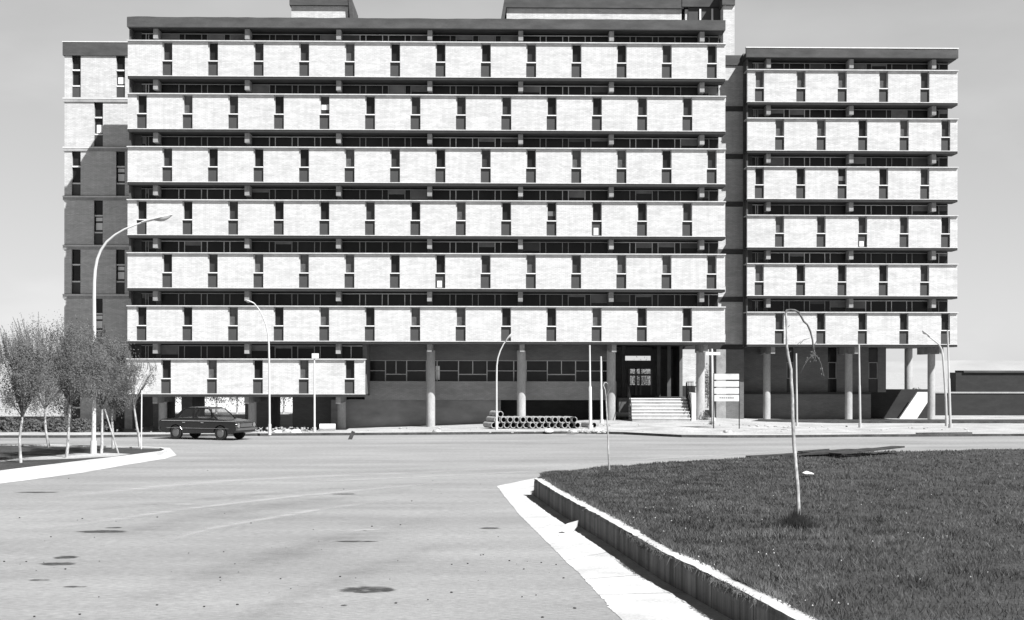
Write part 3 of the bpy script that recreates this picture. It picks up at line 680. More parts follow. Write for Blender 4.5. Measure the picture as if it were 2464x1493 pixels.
# ================================================================== CAR
def make_car():
    t = thing('parked_car', 'black four-door saloon parked at the kerb below the left storeys', 'car')
    # body in local x (front +), y (side), z
    prof = [(-2.12,.42),(-2.14,.62),(-2.13,.80),(-2.02,.86),(-1.35,.92),(-.6,.93),(.62,.92),(1.4,.86),(1.98,.80),(2.08,.74),(2.10,.48),(2.02,.34)]
    bot = [(1.72,.30)]
    def archp(cx): return [(cx+.37*math.cos(a), .30+.36*math.sin(a)) for a in [PI*i/8 for i in range(9)]]
    under = [(2.02,.34),(1.70,.27)]+[(x, max(.27, z)) for x, z in archp(1.24)]+[(-.85,.26)]+[(x, max(.27, z)) for x, z in archp(-1.22)]+[(-1.75,.28),(-2.12,.42)]
    ring = prof[:-1]+under[:-1]
    n = len(ring); mb = MB(); lay = []
    for y, s, dz in ((-.80, .985, -.02), (-.815, 1.0, 0), (-.78, .992, .025), (.78, .992, .025), (.815, 1.0, 0), (.80, .985, -.02)):
        lay.append([(x*s, y, z+(dz if z > .7 else 0)) for x, z in ring])
    lay = lay[1:5] if False else lay
    vs = [q for l_ in lay for q in l_]
    fs = [(j*n+i, j*n+(i+1) % n, (j+1)*n+(i+1) % n, (j+1)*n+i) for j in range(len(lay)-1) for i in range(n)]
    mb._a(vs, fs, False); mb._a(lay[0], [tuple(range(n-1, -1, -1))]); mb._a(lay[-1], [tuple(range(n))])
    body = mb.build('body', CARP, t)
    MB().box(-2.0, 2.0, -.825, -.812, .815, .84).build('trim', CHR, body)
    MB().box(-1.7, 1.7, -.822, -.815, .5, .51).build('trim', CHR, body)
    # roof and pillars
    gb = [(-1.22,.94),(-.86,1.36),(-.6,1.40),(.35,1.40),(.55,1.37),(1.02,.93)]
    rf = MB(); rf.hexa([(-.88,-.62,1.34),(.50,-.62,1.34),(.50,.62,1.34),(-.88,.62,1.34)], [(-.72,-.56,1.41),(.36,-.56,1.41),(.36,.56,1.41),(-.72,.56,1.41)])
    for s in (-1, 1):
        for (x0, x1, w_) in ((-1.28, -.86, .10), (-.28, -.26, .05), (1.02, .50, .05)):
            rf.hexa([(x0-w_, s*.745-.02, .91), (x0+w_, s*.745-.02, .91), (x0+w_, s*.745+.02, .91), (x0-w_, s*.745+.02, .91)],
                    [(x1-w_*.6, s*.615-.02, 1.35), (x1+w_*.6, s*.615-.02, 1.35), (x1+w_*.6, s*.615+.02, 1.35), (x1-w_*.6, s*.615+.02, 1.35)])
    rf.build('roof', CARP, t)
    for s in (-1, 1):
        for (a, b_) in (((-1.18, -.80), (-.32, -.29)), ((-.24, -.23), (.98, .46))):
            MB()._a([(a[0], s*.735, .925), (b_[0], s*.735, .925), (b_[1], s*.615, 1.345), (a[1], s*.615, 1.345)], [(0,1,2,3)]).build('side_window', CARG, t)
    MB()._a([(1.0, -.7, .93), (1.0, .7, .93), (.5, .58, 1.36), (.5, -.58, 1.36)], [(0,1,2,3)]).build('windscreen', CARG, t)
    MB()._a([(-1.24, -.7, .94), (-1.24, .7, .94), (-.86, .58, 1.36), (-.86, -.58, 1.36)], [(0,1,2,3)]).build('rear_window', CARG, t)
    for x in (1.24, -1.22):
        for s in (-1, 1):
            w_ = MB(); w_.tube([(x, s*.62, .30), (x, s*.64, .30), (x, s*.79, .30), (x, s*.805, .30)], [.28, .305, .305, .28], 24); wo = w_.build('wheel', RUB, t)
            MB().tube([(x, s*.80, .30), (x, s*.815, .30), (x, s*.83, .30)], [.19, .18, .07], 20).build('hubcap', HUBM, wo)
            MB().tube([(x, s*.55, .30), (x, s*.62, .30)], .12, 12).build('hub', BLACK, wo)
    bp = MB()
    for sx in (1, -1):
        bp.box(sx*2.12-.05, sx*2.12+.07, -.80, .80, .44, .53)
    bp.build('bumper', HUBM, t)
    MB().box(2.075, 2.12, -.46, .46, .57, .73).build('grille', HUBM, t)
    for s in (-1, 1):
        MB().tube([(2.05, s*.62, .65), (2.13, s*.62, .65)], [.105, .10], 18).build('headlight', CHR, t)
        MB().tube([(-2.1, s*.66, .66), (-2.16, s*.66, .66)], .05, 12).build('tail_light', PANEL, t)
    for x in (.30, -.72): MB().box(x-.1, x+.06, -.84, -.82, .74, .765).build('door_handle', CHR, t)
    return t
car = make_car(); c0 = P(500, 1057, Z=0); car.location = (c0.x, c0.y, .006); car.rotation_euler = (0, 0, math.radians(-24)); car.scale = (1.05, 1.05, 1.1)

# ================================================================== PIPE STACK
Yp = P(1300, 1032, Z=.12).y
pr = .172; pl = 1.25; pang = math.radians(22)
def pipe_mesh():
    mb = MB(); n = 22; ro, ri = pr, pr*.80
    ax = Vector((0, 1, 0))
    for (r, flip) in ((ro, False), (ri, True)):
        vs = [(r*math.cos(2*PI*k/n), y, r*math.sin(2*PI*k/n)) for y in (0, pl) for k in range(n)]
        mb._a(vs, [((k, n+k, n+(k+1) % n, (k+1) % n) if flip else (k, (k+1) % n, n+(k+1) % n, n+k)) for k in range(n)], True, 1 if flip else 0)
    for y, fl in ((0, False), (pl, True)):
        vs = [(r*math.cos(2*PI*k/n), y, r*math.sin(2*PI*k/n)) for r in (ro, ri) for k in range(n)]
        mb._a(vs, [(k, (k+1) % n, n+(k+1) % n, n+k) for k in range(n)])
    return mesh_of(mb, 'cement_pipe', [PIPE, PIPED])
pm = pipe_mesh()
rowb = [1180+(p*.1542) for p in (540, 665, 785, 885, 1010, 1105, 1215, 1320, 1440, 1545, 1650, 1780, 1880, 1990)]
rowt = [1180+(p*.1542) for p in (600, 715, 835, 945, 1045, 1150, 1255, 1365, 1480, 1600, 1710, 1820, 1925)]
ordn = ['first', 'second', 'third', 'fourth', 'fifth', 'sixth', 'seventh', 'eighth', 'ninth', 'tenth', 'eleventh', 'twelfth', 'thirteenth', 'fourteenth']
rp_ = random.Random(5); x0 = XA(rowb[0]/1.0625, Yp, 1030)
zg = fz(2)*.25+.12
stepx = pr*2*1.04
for i in range(14):
    tag(link('cement_pipe', pm, None, (x0+i*stepx, Yp+rp_.uniform(-.06,.06), zg+pr), pang), '%s cement pipe from the left in the bottom row of the stack' % ordn[i], 'pipe', 'cement pipes stacked on the pavement')
for i in range(13):
    tag(link('cement_pipe', pm, None, (x0+(i+.5)*stepx, Yp+rp_.uniform(-.06,.06), zg+pr+pr*1.77), pang), '%s cement pipe from the left in the upper row of the stack' % ordn[i], 'pipe', 'cement pipes stacked on the pavement')
tag(link('cement_pipe', pm, None, (x0+1*stepx, Yp+.02, zg+pr+pr*3.54), pang), 'single cement pipe lying on top of the stack at its left end', 'pipe', 'cement pipes stacked on the pavement')
lp = link('cement_pipe', pm, None, (XA(1430, Yp, 1020), Yp+.1, zg+pr), pang*1.1); tag(lp, 'lone cement pipe on the ground right of the stack', 'pipe', 'cement pipes stacked on the pavement')
# drum on the pavement
c0 = P(788, 1036, Z=.13)
dr = thing('concrete_drum', 'pale concrete drum lying on its side beside the thin pole', 'drum')
MB().tube([(c0.x-.42, c0.y, c0.z+.17), (c0.x+.42, c0.y+.05, c0.z+.17)], .18, 20).build('shell', CONC, dr)
MB().tube([(c0.x-.43, c0.y, c0.z+.17), (c0.x-.425, c0.y, c0.z+.17)], .13, 16).build('hollow', PIPED, dr)

# ================================================================== STONES, SCRAP
def rock_mesh(seed, sx, sy, sz):
    r = random.Random(seed); mb = MB(); n1, n2 = 7, 10; vs = [(0,0,-sz)]
    for i in range(1, n1):
        for k in range(n2):
            a = PI*i/n1; b_ = 2*PI*k/n2; v = Vector((math.sin(a)*math.cos(b_), math.sin(a)*math.sin(b_), -math.cos(a)))
            q = 1+.35*noise.noise(v*1.7+Vector((seed*3.1, 0, 0))); vs.append((v.x*sx*q, v.y*sy*q, v.z*sz*q))
    vs.append((0,0,sz)); fs = []
    for k in range(n2): fs.append((0, 1+(k+1) % n2, 1+k)); fs.append((len(vs)-1, 1+(n1-2)*n2+k, 1+(n1-2)*n2+(k+1) % n2))
    for i in range(n1-2):
        for k in range(n2): fs.append((1+i*n2+k, 1+i*n2+(k+1) % n2, 1+(i+1)*n2+(k+1) % n2, 1+(i+1)*n2+k))
    mb._a(vs, fs); return mb
c0 = P(1369, 1284, Z=0)
rk = MB(); W0 = [P(x, y, Y=c0.y) for x, y in ((1350,1277),(1352,1270),(1363,1261),(1389,1254),(1386,1270),(1377,1283),(1362,1286))]
nq = len(W0); rk._a([(p.x, p.y, max(p.z, 0)) for p in W0]+[(p.x+.03, p.y+.12, max(p.z, 0)+.0) for p in W0], [tuple(range(nq)), tuple(range(2*nq-1, nq-1, -1))]+[(i, nq+i, nq+(i+1) % nq, (i+1) % nq) for i in range(nq)])
tag(rk.build('stone_slab', GUT), 'pale broken stone slab leaning against the retaining wall', 'stone')
rs = random.Random(11)
spots = [(668,1042,'beside the slender street lamp'),(690,1040,'left of the thin boxed pole'),(712,1042,'nearest the thin boxed pole'),(1051,1040,'at the foot of the first round column'),(1320,1039,'in front of the pipe stack'),(1378,1041,'before the right end of the pipes'),(1440,1038,'under the shorter white pole'),(1752,1042,'right of the notice board posts')]
for i, (x, y, s) in enumerate(spots):
    c0 = P(x, y, Z=.13); q = rs.uniform(.14, .24)
    o = rock_mesh(i, q*1.3, q, q*.6).build('rubble_stone', STONE if i % 2 else CONC); o.location = (c0.x, c0.y, .17); tag(o, 'small rough stone lying '+s, 'stone', 'loose stones on the pavement')
# small rubble nobody could count
rb = MB()
for i in range(420):
    z = rs.random(); x = rs.choice([rs.uniform(600, 760), rs.uniform(1390, 1470), rs.uniform(1690, 1900), rs.uniform(250, 2330)]); c0 = P(x, rs.uniform(1026, 1042), Z=.12)
    q = rs.uniform(.02, .07); m_ = rock_mesh(i % 9, q*1.4, q, q*.7)
    hgt_ = .13 if c0.y < -5 else .1+fz(c0.x)*.5
    rb._a([(v[0]+c0.x, v[1]+c0.y, v[2]+hgt_) for v in m_.v], m_.f)
rbo = rb.build('gravel', STONE); rbo['kind'] = 'stuff'
# road grit
rb = MB()
for i in range(90):
    c0 = P(rs.uniform(0, 1400), 1100+390*rs.random()**.8, Z=.0); q = rs.uniform(.004, .016); m_ = rock_mesh(i % 9, q*1.4, q, q*.7)
    rb._a([(v[0]+c0.x, v[1]+c0.y, v[2]+.01) for v in m_.v], m_.f)
rbo = rb.build('grit', WOODD); rbo['kind'] = 'stuff'
# upright scrap at the kerb
c0 = P(842, 1058, Z=0)
sc = MB(); sc.hexa([(c0.x-.1, c0.y, 0), (c0.x+.1, c0.y, 0), (c0.x+.1, c0.y+.06, 0), (c0.x-.1, c0.y+.06, 0)], [(c0.x+.08, c0.y+.1, .42), (c0.x+.24, c0.y+.1, .36), (c0.x+.24, c0.y+.14, .36), (c0.x+.08, c0.y+.14, .42)])
tag(sc.build('wood_scrap', WOODD), 'short dark timber scrap leaning on the kerb', 'timber')
# person-sized dark bundle beside the notice board: low shrub
def shrub(c0, r, label, n=500, seed=1, m=None, group=None, h=1.0):
    rr = random.Random(seed); t = thing('shrub', label, 'shrub', (c0.x, c0.y, c0.z), group=group)
    mb = MB()
    for i in range(n):
        v = Vector((rr.gauss(0,1), rr.gauss(0,1), abs(rr.gauss(0,1)))).normalized()*r*rr.random()**.5; v.z *= h
        s = r*.09*rr.uniform(.6, 1.6); a = Vector((rr.gauss(0,1), rr.gauss(0,1), rr.gauss(0,1))).normalized(); b_ = a.orthogonal().normalized()
        mb._a([v-a*s, v+b_*s*.5, v+a*s, v-b_*s*.5], [(0,1,2,3)])
    mb.build('foliage', m or LEAF, t)
    st_ = MB()
    for i in range(6):
        a = rr.uniform(0, 2*PI); st_.tube([(0,0,-.05), (math.cos(a)*r*.3, math.sin(a)*r*.3, r*h*.6)], [.02, .008], 5)
    st_.build('stem', BARKD, t); return t
shrub(P(1694, 1012, Z=.28), .4, 'dark low shrub between the column and the notice board', 700, 3, LEAFG, h=1.6)
shrub(P(1711, 1022, Z=.25), .2, 'small dark shrub at the foot of the notice board post', 260, 4, LEAFG)

# ================================================================== GRASS TERRACE AND RETAINING WALL
WH = .47
fe = [(1285,1152),(1349,1191),(1473,1258),(1597,1330),(1678,1368),(1788,1423),(1910,1489)]
F = [P(x, y, Z=WH) for x, y in fe]
d_ = (F[-1]-F[-3]).normalized(); F += [F[-1]+d_*4, F[-1]+d_*9]
F = resample(F, .22)
def off(pts, w_):
    o = []
    for i, p in enumerate(pts):
        d = (pts[min(i+2, len(pts)-1)]-pts[max(i-2, 0)]); d.z = 0; d.normalize(); o.append(p+Vector((-d.y, d.x, 0))*w_)
    return o
dd = (F[5]-F[0]); side = 1 if Vector((-dd.y, dd.x, 0)).x > 0 else -1
Bk = off(F, side*.27); n = len(F); vs = []
for i in range(n):
    j = .04*noise.noise(Vector((i*.5, 0, 1)))+(.09 if rs.random() < .07 else 0)*rs.random(); j2 = .03*noise.noise(Vector((i*.45, 5, 1)))
    nr = (Bk[i]-F[i]).normalized(); zt_ = WH-.015*abs(noise.noise(Vector((i*.3, 9, 0))))
    f0 = F[i]; vs += [(f0.x, f0.y, -.1), (f0.x, f0.y, WH-.09), tuple((f0+nr*(j*.5+.012)).xy)+(WH-.04,), tuple((f0+nr*abs(j)*1.2).xy)+(zt_,), tuple((Bk[i]+nr*j2).xy)+(zt_,), tuple((Bk[i]+nr*j2).xy)+(0.05,)]
mb = MB(); m6 = 6
mb._a(vs, [(i*m6+j, (i+1)*m6+j, (i+1)*m6+j+1, i*m6+j+1) for i in range(n-1) for j in range(5)])
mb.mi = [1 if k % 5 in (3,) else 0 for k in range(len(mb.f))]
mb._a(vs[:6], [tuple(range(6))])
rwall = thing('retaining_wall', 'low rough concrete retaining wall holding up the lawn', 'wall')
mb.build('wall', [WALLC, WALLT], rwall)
# joints
jm = MB()
for i in range(8, n, 8):
    f0 = F[i]; f1 = F[i]+(F[min(i+1, n-1)]-F[i]).normalized()*.02; nr = (Bk[i]-F[i]).normalized()*-.004
    jm._a([(f0+nr).to_tuple()[:2]+(0,), (f1+nr).to_tuple()[:2]+(0,), (f1+nr).to_tuple()[:2]+(WH-.1,), (f0+nr).to_tuple()[:2]+(WH-.1,)], [(0,1,2,3)])
jm.build('joint', SOIL, rwall)
# lawn: from the wall's back edge to the far edge of the terrace
farpx = [(1300,1140),(1345,1134),(1465,1123),(1650,1109),(1800,1100),(2000,1088),(2343,1079),(2800,1072),(3600,1062)]
FAR = [P(x, y, Z=.12) for x, y in farpx]
NU, NV = 110, 70
def lawn(u, v):
    a = curve_at(Bk, u)-((curve_at(Bk, u)-curve_at(F, u)).normalized()*.05); b_ = curve_at(FAR, u**.8 if u > 0 else 0); v2 = v
    p = a.lerp(b_, v2); e = min(1, v*8)
    p.z = (WH-.03)*(1-v)**1.0+.10*v+.035*e*noise.noise(Vector((p.x*.6, p.y*.6, 0)))+.02*e*noise.noise(Vector((p.x*2.2, p.y*2.2, 4)))
    if v > .985: p.z = .0
    return p
def vmap(j): return (j/NV)**1.3
lm = MB(); lm._a([lawn(i/NU, vmap(j)) for i in range(NU+1) for j in range(NV+1)], [(i*(NV+1)+j, (i+1)*(NV+1)+j, (i+1)*(NV+1)+j+1, i*(NV+1)+j+1) for i in range(NU) for j in range(NV)], True)
struct(lm.build('lawn', GRASSB))
gb = MB(); rg = random.Random(21); V_ = []; Fc = []
camd = CR @ Vector((0, 0, -1))
def inview(p):
    q = CR.transposed() @ (p-EYE)
    if q.z > -1: return False
    return abs(q.x/-q.z*FPX) < W/2+60
cnt = 0
while cnt < 170000:
    u = rg.random(); v = rg.random()**1.25; p = lawn(u, v)
    if not inview(p): cnt += .15; continue
    d = (p-EYE).length
    if rg.random() > min(1, (30/d)**1.3): cnt += .1; continue
    cl_ = .55+.9*max(0, noise.noise(Vector((p.x*.9, p.y*.9, 7)))+.35)
    h = rg.uniform(.03, .085)*cl_*(1.35 if d < 30 else 1); a = rg.uniform(0, PI); wd = rg.uniform(.006, .011)*(d/22); lx, ly = rg.gauss(0, .6)*h, rg.gauss(0, .6)*h
    if v < .01: h *= .6
    o = len(V_); V_ += [(p.x-math.cos(a)*wd, p.y-math.sin(a)*wd, p.z-.01), (p.x+math.cos(a)*wd, p.y+math.sin(a)*wd, p.z-.01), (p.x+lx, p.y+ly, p.z+h)]; Fc.append((o, o+1, o+2)); cnt += 1
gb.v = V_; gb.f = Fc; gb.sm = [False]*len(Fc); gb.mi = [0]*len(Fc)
go = gb.build('grass', LEAFG); go['kind'] = 'stuff'
fl = MB()
for i in range(90):
    p = lawn(rg.uniform(.35, 1), rg.random()**1.5*.45)
    if not inview(p): continue
    s = .007+.006*rg.random(); z = p.z+.07; fl._a([(p.x-s, p.y, z), (p.x, p.y-s, z+.004), (p.x+s, p.y, z), (p.x, p.y+s, z-.004), (p.x, p.y, z+.02)], [(0,1,4), (1,2,4), (2,3,4), (3,0,4)])
fo = fl.build('wildflowers', BLIND); fo['kind'] = 'stuff'
# weeds hanging at the wall
wd_ = MB()
for i in range(5200):
    t = rg.choice([rg.gauss(.47, .02), rg.gauss(.62, .015), rg.random()*.8]);
    if not 0 < t < 1: continue
    c = curve_at(F, t); k_ = curve_at(Bk, t); edge = c if (rg.random() < .35 and .4 < t < .68) else k_
    p = edge+Vector((rg.gauss(0, .03), rg.gauss(0, .03), 0))+(k_-c).normalized()*(-.05*max(0, noise.noise(Vector((t*60, 2, 0))))*2 if edge is k_ else 0); h = rg.uniform(.03, .13); lx, ly = rg.gauss(0, .05), rg.gauss(0, .05)
    if edge is c: h = rg.uniform(-.15, .03); p = p+(c-k_).normalized()*.01
    wd_._a([(p.x-.008, p.y, WH-.01), (p.x+.008, p.y, WH-.01), (p.x+lx, p.y+ly, WH+h)], [(0,1,2)])
wo = wd_.build('weeds', LEAFG); wo['kind'] = 'stuff'

# litter on the lawn and timbers at its far edge
c0 = P(1946, 1142, Z=.33); mb = MB(); mb._a([(c0.x-.14, c0.y-.1, .36), (c0.x+.12, c0.y-.16, .35), (c0.x+.16, c0.y+.16, .36), (c0.x-.02, c0.y+.2, .42), (c0.x-.16, c0.y+.14, .37)], [(0,1,2,3,4)])
mb._a([(v[0], v[1], v[2]-.012) for v in mb.v[:5]], [(4,3,2,1,0)]); tag(mb.build('paper_scrap', BLIND), 'crumpled white paper on the grass beside the bent sapling', 'paper')
pk = [((1800,1101),(2005,1091),.16,'leftmost long dark plank at the far edge of the lawn'),((1870,1098),(2050,1084),.2,'dark plank crossing the middle of the plank pile'),((1985,1093),(2100,1082),.2,'raised short dark plank in the plank pile'),((2010,1094),(2162,1077),.3,'rightmost dark plank, its tip on the road edge'),((1925,1089),(1990,1084),.12,'smallest dark plank on top of the pile')]
for i, (a, b_, z, lab) in enumerate(pk):
    pa, pb = P(a[0], a[1], Z=.12+i*.045), P(b_[0], b_[1], Z=.12+z*.8); d = (pb-pa); d2 = Vector((-d.y, d.x, 0)).normalized()*(.28 if i != 4 else .1); t_ = Vector((0, 0, .05))
    o = MB().hexa([pa-d2, pb-d2, pb+d2, pa+d2], [pa-d2+t_, pb-d2+t_*1.3, pb+d2+t_, pa+d2+t_]).build('plank', WOODD); tag(o, lab, 'plank', 'dark planks by the lawn')
pa, pb = P(1960, 1098, Z=.14), P(2030, 1095, Z=.14); o = MB().hexa([pa+Vector((0,-.2,.06)), pb+Vector((0,-.2,.06)), pb+Vector((.3,.2,.06)), pa+Vector((.3,.2,.06))], [pa+Vector((0,-.2,.09)), pb+Vector((0,-.2,.09)), pb+Vector((.3,.2,.09)), pa+Vector((.3,.2,.09))]).build('plank', CONC); tag(o, 'pale board lying before the dark planks', 'plank')
c0 = P(2270, 1045, Z=.13); o = MB().hexa([(c0.x-1.4, c0.y-.1, .14), (c0.x+1.6, c0.y+.3, .14), (c0.x+1.6, c0.y+.5, .14), (c0.x-1.4, c0.y+.1, .14)], [(c0.x-1.4, c0.y-.1, .2), (c0.x+1.6, c0.y+.3, .2), (c0.x+1.6, c0.y+.5, .2), (c0.x-1.4, c0.y+.1, .2)]).build('plank', WOODD); tag(o, 'dark board lying on the pavement at far right', 'plank')

# ================================================================== SAPLINGS ON THE LAWN
def sapling_big():
    b_ = P(1924, 1270, Z=.36); Y = b_.y
    t = thing('sapling', 'leafless pale sapling on the lawn, its top bent over and hanging', 'tree')
    pts = [(1924,1272),(1922,1240),(1919,1180),(1915,1120),(1910,1060),(1907,1000),(1907,950),(1904,920),(1903,890),(1898,860),(1893,835),(1893,800),(1893,775),(1891,752)]
    q = [P(x, y, Y=Y) for x, y in pts]
    for i, p in enumerate(q[1:-1]): p.x += .006*math.sin(i*2.1); p.y += .01*math.cos(i*1.7)
    MB().tube(q, [.042-.022*i/(len(q)-1) for i in range(len(q))], 10).build('trunk', BARK, t)
    br = MB()
    def B(pts, r0, r1, dy=0.0):
        r0 *= 1.35; r1 *= 1.5; n = len(pts); qq = [P(x, y, Y=Y+dy*i/(n-1)) for i, (x, y) in enumerate(pts)]; br.tube(qq, [r0+(r1-r0)*i/(n-1) for i in range(n)], 6)
    B([(1891,752),(1893,747),(1902,746),(1912,747),(1922,752),(1929,764),(1934,774),(1943,782),(1950,798),(1955,818),(1957,836),(1958,848)], .018, .010, .15)
    B([(1958,848),(1955,856),(1948,862),(1944,868)], .008, .004); B([(1958,848),(1962,862),(1958,870)], .008, .004); B([(1958,848),(1960,830),(1968,816),(1978,806)], .007, .003, -.1)
    B([(1958,850),(1964,858),(1970,864),(1975,875),(1979,893),(1983,906)], .008, .003, .1); B([(1944,868),(1935,880),(1928,895)], .006, .003)
    B([(1925,828),(1934,818),(1948,815)], .005, .003); B([(1917,832),(1922,826),(1928,822)], .004, .003)
    B([(1896,815),(1890,818)], .006, .003); B([(1897,850),(1904,845)], .006, .003); B([(1893,790),(1900,783)], .006, .003)
    br.build('branch', BARKD, t)
    lf = MB(); r = random.Random(8)
    for i in range(26):
        x, y = r.choice([(1958,850),(1944,868),(1979,893),(1955,862),(1965,860)]); p = P(x+r.uniform(-7, 7), y+r.uniform(-7, 10), Y=Y+r.uniform(-.1, .2)); s = .02
        lf._a([p+Vector((-s*.5,0,0)), p+Vector((0,0,-s*1.6)), p+Vector((s*.5,0,0)), p+Vector((0,.01,s))], [(0,1,2,3)])
    lf.build('leaf', LEAF, t)
    return b_
bb = sapling_big()
tu = MB(); rg2 = random.Random(5)
for i in range(1500):
    a = rg2.uniform(0, 2*PI); r = rg2.random()**.9*.42; x, y = bb.x-.06+math.cos(a)*r, bb.y+math.sin(a)*r; h = rg2.uniform(.1, .48)*(1-r*1.7)
    tu._a([(x-.008, y, .34), (x+.008, y, .34), (x+rg2.gauss(0,.05), y+rg2.gauss(0,.05), .36+h)], [(0,1,2)])
tu = tu.build('grass_tuft', leafmat('tuft_blade', .03)); tag(tu, 'dark tuft of tall grass round the foot of the bent sapling', 'grass')
def sapling_small():
    b_ = P(1466, 1131, Z=.2); Y = b_.y; t = thing('sapling', 'thin bare sapling at the corner of the lawn near the road', 'tree')
    q = [P(x, y, Y=Y) for x, y in [(1466,1133),(1464,1090),(1463,1050),(1461,1010),(1459,975),(1458,955),(1456,938),(1452,928)]]
    MB().tube(q, [.028,.026,.024,.022,.02,.018,.016,.012], 8).build('trunk', BARK, t)
    br = MB(); br.tube([P(x, y, Y=Y) for x, y in [(1452,929),(1454,922),(1459,921),(1463,925)]], [.018,.02,.016,.008], 6)
    br.tube([P(x, y, Y=Y) for x, y in [(1459,955),(1466,940),(1470,932)]], [.006,.005,.003], 5); br.build('branch', BARK, t)
sapling_small()

# ================================================================== YOUNG TREES ON THE ISLAND
def tree(base_px, fork_px, cr_px, seed, label, nleaf=9000, shoots=14, lean=None, sparse=False):
    rr = random.Random(seed); b_ = P(base_px[0], base_px[1], Z=.11); Y = b_.y; sc = (Y-EYE.y)/FPX
    f0 = P(fork_px[0], fork_px[1], Y=Y); cx, cy, rx, rz = cr_px; c = P(cx, cy, Y=Y); RX, RZ = rx*sc, rz*sc
    t = thing('young_tree', label, 'tree', group='young trees on the island')
    mid_ = b_.lerp(f0, .5)+Vector((rr.uniform(-.06,.06), rr.uniform(-.05,.05), 0))
    MB().tube([b_, b_.lerp(mid_, .5)+Vector((rr.uniform(-.03,.03),0,0)), mid_, mid_.lerp(f0, .5), f0], [.062,.056,.05,.046,.038], 9).build('trunk', BARK, t)
    br = MB(); tips = []
    nb_ = 20 if not sparse else 12
    for i in range(nb_):
        a = rr.uniform(0, 2*PI); k = rr.random()**.6; zz_ = rr.uniform(-.45, 1.0)
        e = c+Vector((math.cos(a)*RX*k*.9, math.sin(a)*RX*k*.9, zz_*RZ*(1-.3*k)))
        m_ = f0.lerp(e, .5)+Vector((0, 0, .12*RZ)); pts = arc(f0, m_+Vector((rr.gauss(0,.05), rr.gauss(0,.05), .05)), e, 6)
        br.tube(pts, [.022-.018*j/6 for j in range(7)], 5); tips.append(pts)
    sh = []
    for i in range(shoots):
        a = rr.uniform(0, 2*PI); k = rr.random()**.5*.85; s0 = c+Vector((math.cos(a)*RX*k, math.sin(a)*RX*k, RZ*(.45-.3*k)))
        ln = rr.uniform(.35, .9)*RZ; s1 = s0+Vector((rr.uniform(-.35, .05)*ln, rr.gauss(0, .12)*ln, ln))
        br.tube([s0, s0.lerp(s1, .5)+Vector((.03,0,0)), s1], [.010,.007,.003], 4); sh.append((s0, s1))
    br.build('branch', BARKD, t)
    V_ = []; F_ = []
    def leaf(p, s):
        a = Vector((rr.gauss(0,1), rr.gauss(0,1), rr.gauss(0,1)+.4)).normalized(); q = a.orthogonal().normalized(); o = len(V_)
        V_.extend([tuple(p-a*s), tuple(p+q*s*.38), tuple(p+a*s), tuple(p-q*s*.38)]); F_.append((o, o+1, o+2, o+3))
    clumps = []
    for i in range(46 if not sparse else 10):
        v = Vector((rr.gauss(0,1), rr.gauss(0,1), rr.gauss(0,1))).normalized()*(rr.random()**.45); clumps.append((c+Vector((v.x*RX, v.y*RX, v.z*RZ)), rr.uniform(.16, .34)*RX, rr.uniform(.4, 1.6)))
    tw = sum(q[2] for q in clumps)
    for (cc, r, wgt) in clumps:
        for i in range(int(nleaf*.62*wgt/tw)):
            v = Vector((rr.gauss(0,.5), rr.gauss(0,.5), rr.gauss(0,.6)))*r; leaf(cc+v, rr.uniform(.02, .045))
    for pts in tips:
        for i in range(int(nleaf*.2/len(tips))):
            k = rr.uniform(1.5, 5.99); j = int(k); p = pts[j].lerp(pts[j+1], k-j); leaf(p+Vector((rr.gauss(0,.05), rr.gauss(0,.05), rr.gauss(0,.05))), rr.uniform(.015, .035))
    for s0, s1 in sh:
        for i in range(int(nleaf*.18/max(1, len(sh)))):
            u = rr.random()**1.4; p = s0.lerp(s1, u); q = .045*(1.15-u); leaf(p+Vector((rr.gauss(0,q), rr.gauss(0,q), rr.gauss(0,q))), rr.uniform(.012, .028))
    mb = MB(); mb.v = V_; mb.f = F_; mb.sm = [False]*len(F_); mb.mi = [0]*len(F_); mb.build('crown', LEAF, t)
    return t
tree((50,1114),(54,1005),(50,898,92,108), 31, 'leftmost young tree with the palest twisted trunk at the left edge', 26000, 26)
tree((118,1077),(108,985),(106,890,88,112), 32, 'young tree farther back, second trunk from the left', 24000, 22)
tree((160,1102),(168,975),(168,896,94,106), 33, 'young tree with a dark streaked trunk, left of the tall lamp', 27000, 14)
tree((244,1092),(246,985),(240,891,86,102), 34, 'round young tree right behind the tall street lamp', 28000, 5)
tree((272,1080),(268,985),(276,930,50,66), 35, 'smaller young tree at the right side of the cluster, trunk upright', 12000, 6)
tree((337,1079),(322,975),(345,905,48,42), 36, 'sparse young tree with spreading thin twigs before the lowest brick storey', 700, 26, sparse=True)
# leaning stake and upright stake
s0, s1 = P(285, 1092, Z=.11), P(252, 985, Y=P(285, 1092, Z=.11).y)
tag(MB().tube([s0, s0.lerp(s1, .5), s1], [.035,.032,.028], 8).build('wooden_stake', BARK), 'slanting wooden stake leaning into the tree cluster', 'stake')
s0 = P(340, 1081, Z=.11); s1 = P(341, 940, Y=s0.y)
tag(MB().tube([s0, s1], [.028,.024], 8).build('wooden_stake', CONC), 'straight pale stake standing upright beside the sparse tree', 'stake')
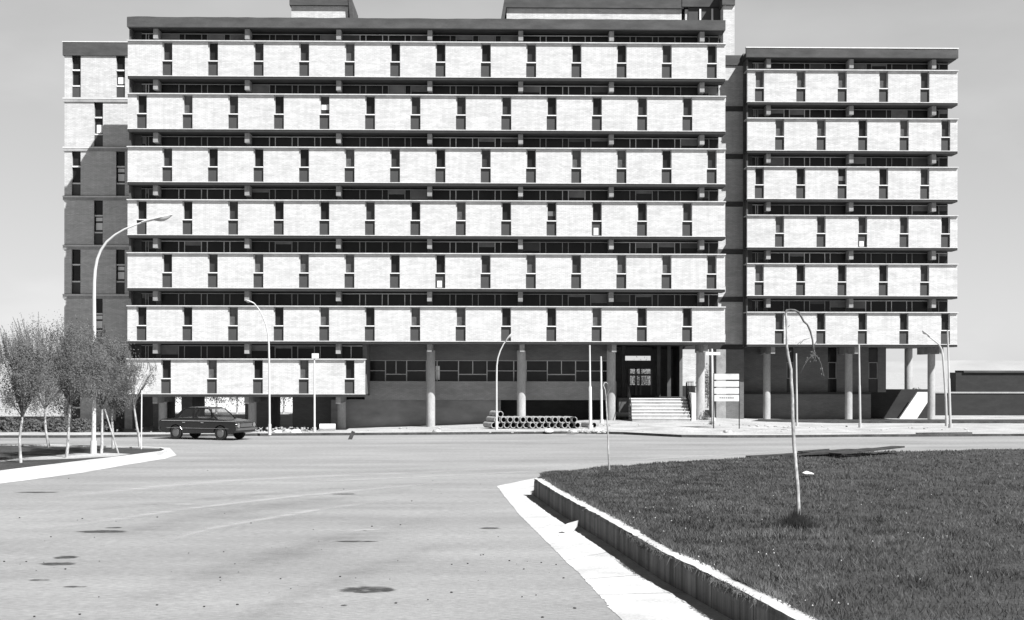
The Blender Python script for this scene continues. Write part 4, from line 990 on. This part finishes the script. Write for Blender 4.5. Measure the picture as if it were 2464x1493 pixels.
# planting behind the building, seen through the open storeys
labs = [(470,'bushy tree behind the building, seen above the car'),(520,'tree behind the building, above the middle of the car'),(570,'tree behind the building, seen over the car bonnet'),(682,'tree seen through the narrow gap left of the boxed pole'),(352,'tree behind the building beside the upright stake'),(415,'tree behind the building, glimpsed left of the car')]
for i, (px, lab) in enumerate(labs):
    Yt = 36+i*.7; c = P(px, 992, Y=Yt); t = thing('garden_tree', lab, 'tree', (c.x, Yt, -.5), group='trees behind the building'); rr = random.Random(60+i); mb = MB()
    for k in range(2200):
        v = Vector((rr.gauss(0,.75), rr.gauss(0,.6), 2.6+rr.gauss(0,.8))); s = rr.uniform(.05, .11); a = Vector((rr.gauss(0,1), rr.gauss(0,1), rr.gauss(0,1))).normalized(); q = a.orthogonal().normalized()
        mb._a([v-a*s, v+q*s*.5, v+a*s, v-q*s*.5], [(0,1,2,3)])
    mb.build('crown', LEAF, t); MB().tube([(0,0,-.2), (.05,0,1), (0,0,2.4)], [.1,.08,.05], 7).build('trunk', BARK, t)
gwl = thing('garden_wall', 'pale low garden wall far behind the open ground storey', 'wall')
MB().box(XA(200, 44, 1000), XA(720, 44, 1000), 44, 44.3, -.6, .9).build('wall', CONC, gwl); MB().box(XA(200, 44, 1000), XA(720, 44, 1000), 43.95, 44.35, .901, 1.0).build('coping', CONC, gwl)
shrub(P(2205, 945, Y=26)+Vector((0,0,-1.4)), 1.2, 'grey bush beyond the open columns of the right wing', 1500, 9, LEAF, h=1.5)

for i, (px, r_, lab) in enumerate([(20,1.0,'dark bush at the far left behind the leftmost tree'),(75,.9,'dark bush behind the gap between the two leftmost trees'),(130,1.0,'dark bush before the foot of the side wing'),(195,.95,'dark bush behind the tall street lamp'),(262,.9,'dark bush behind the slanting stake')]):
    c = P(px, 1030, Y=2.5); shrub(Vector((c.x, 2.5, fz(c.x)-.1)), r_, lab, 1500, 80+i, LEAFG, group='bushes before the side wing', h=1.0)
labs2 = [(1703,'tree behind the entrance, seen between column and notice board'),(1540,'tree seen through the glazed entrance door')]
for i, (px, lab) in enumerate(labs2):
    Yt = 38+i; c = P(px, 960, Y=Yt); t = thing('garden_tree', lab, 'tree', (c.x, Yt, -.3), group='trees behind the building'); rr = random.Random(90+i); mb = MB()
    for k in range(1800):
        v = Vector((rr.gauss(0,.6), rr.gauss(0,.6), 2.4+rr.gauss(0,.9))); s = rr.uniform(.05, .11); a = Vector((rr.gauss(0,1), rr.gauss(0,1), rr.gauss(0,1))).normalized(); q = a.orthogonal().normalized()
        mb._a([v-a*s, v+q*s*.5, v+a*s, v-q*s*.5], [(0,1,2,3)])
    mb.build('crown', LEAF, t); MB().tube([(0,0,-.2), (.05,0,1), (0,0,2.4)], [.1,.08,.05], 7).build('trunk', BARK, t)
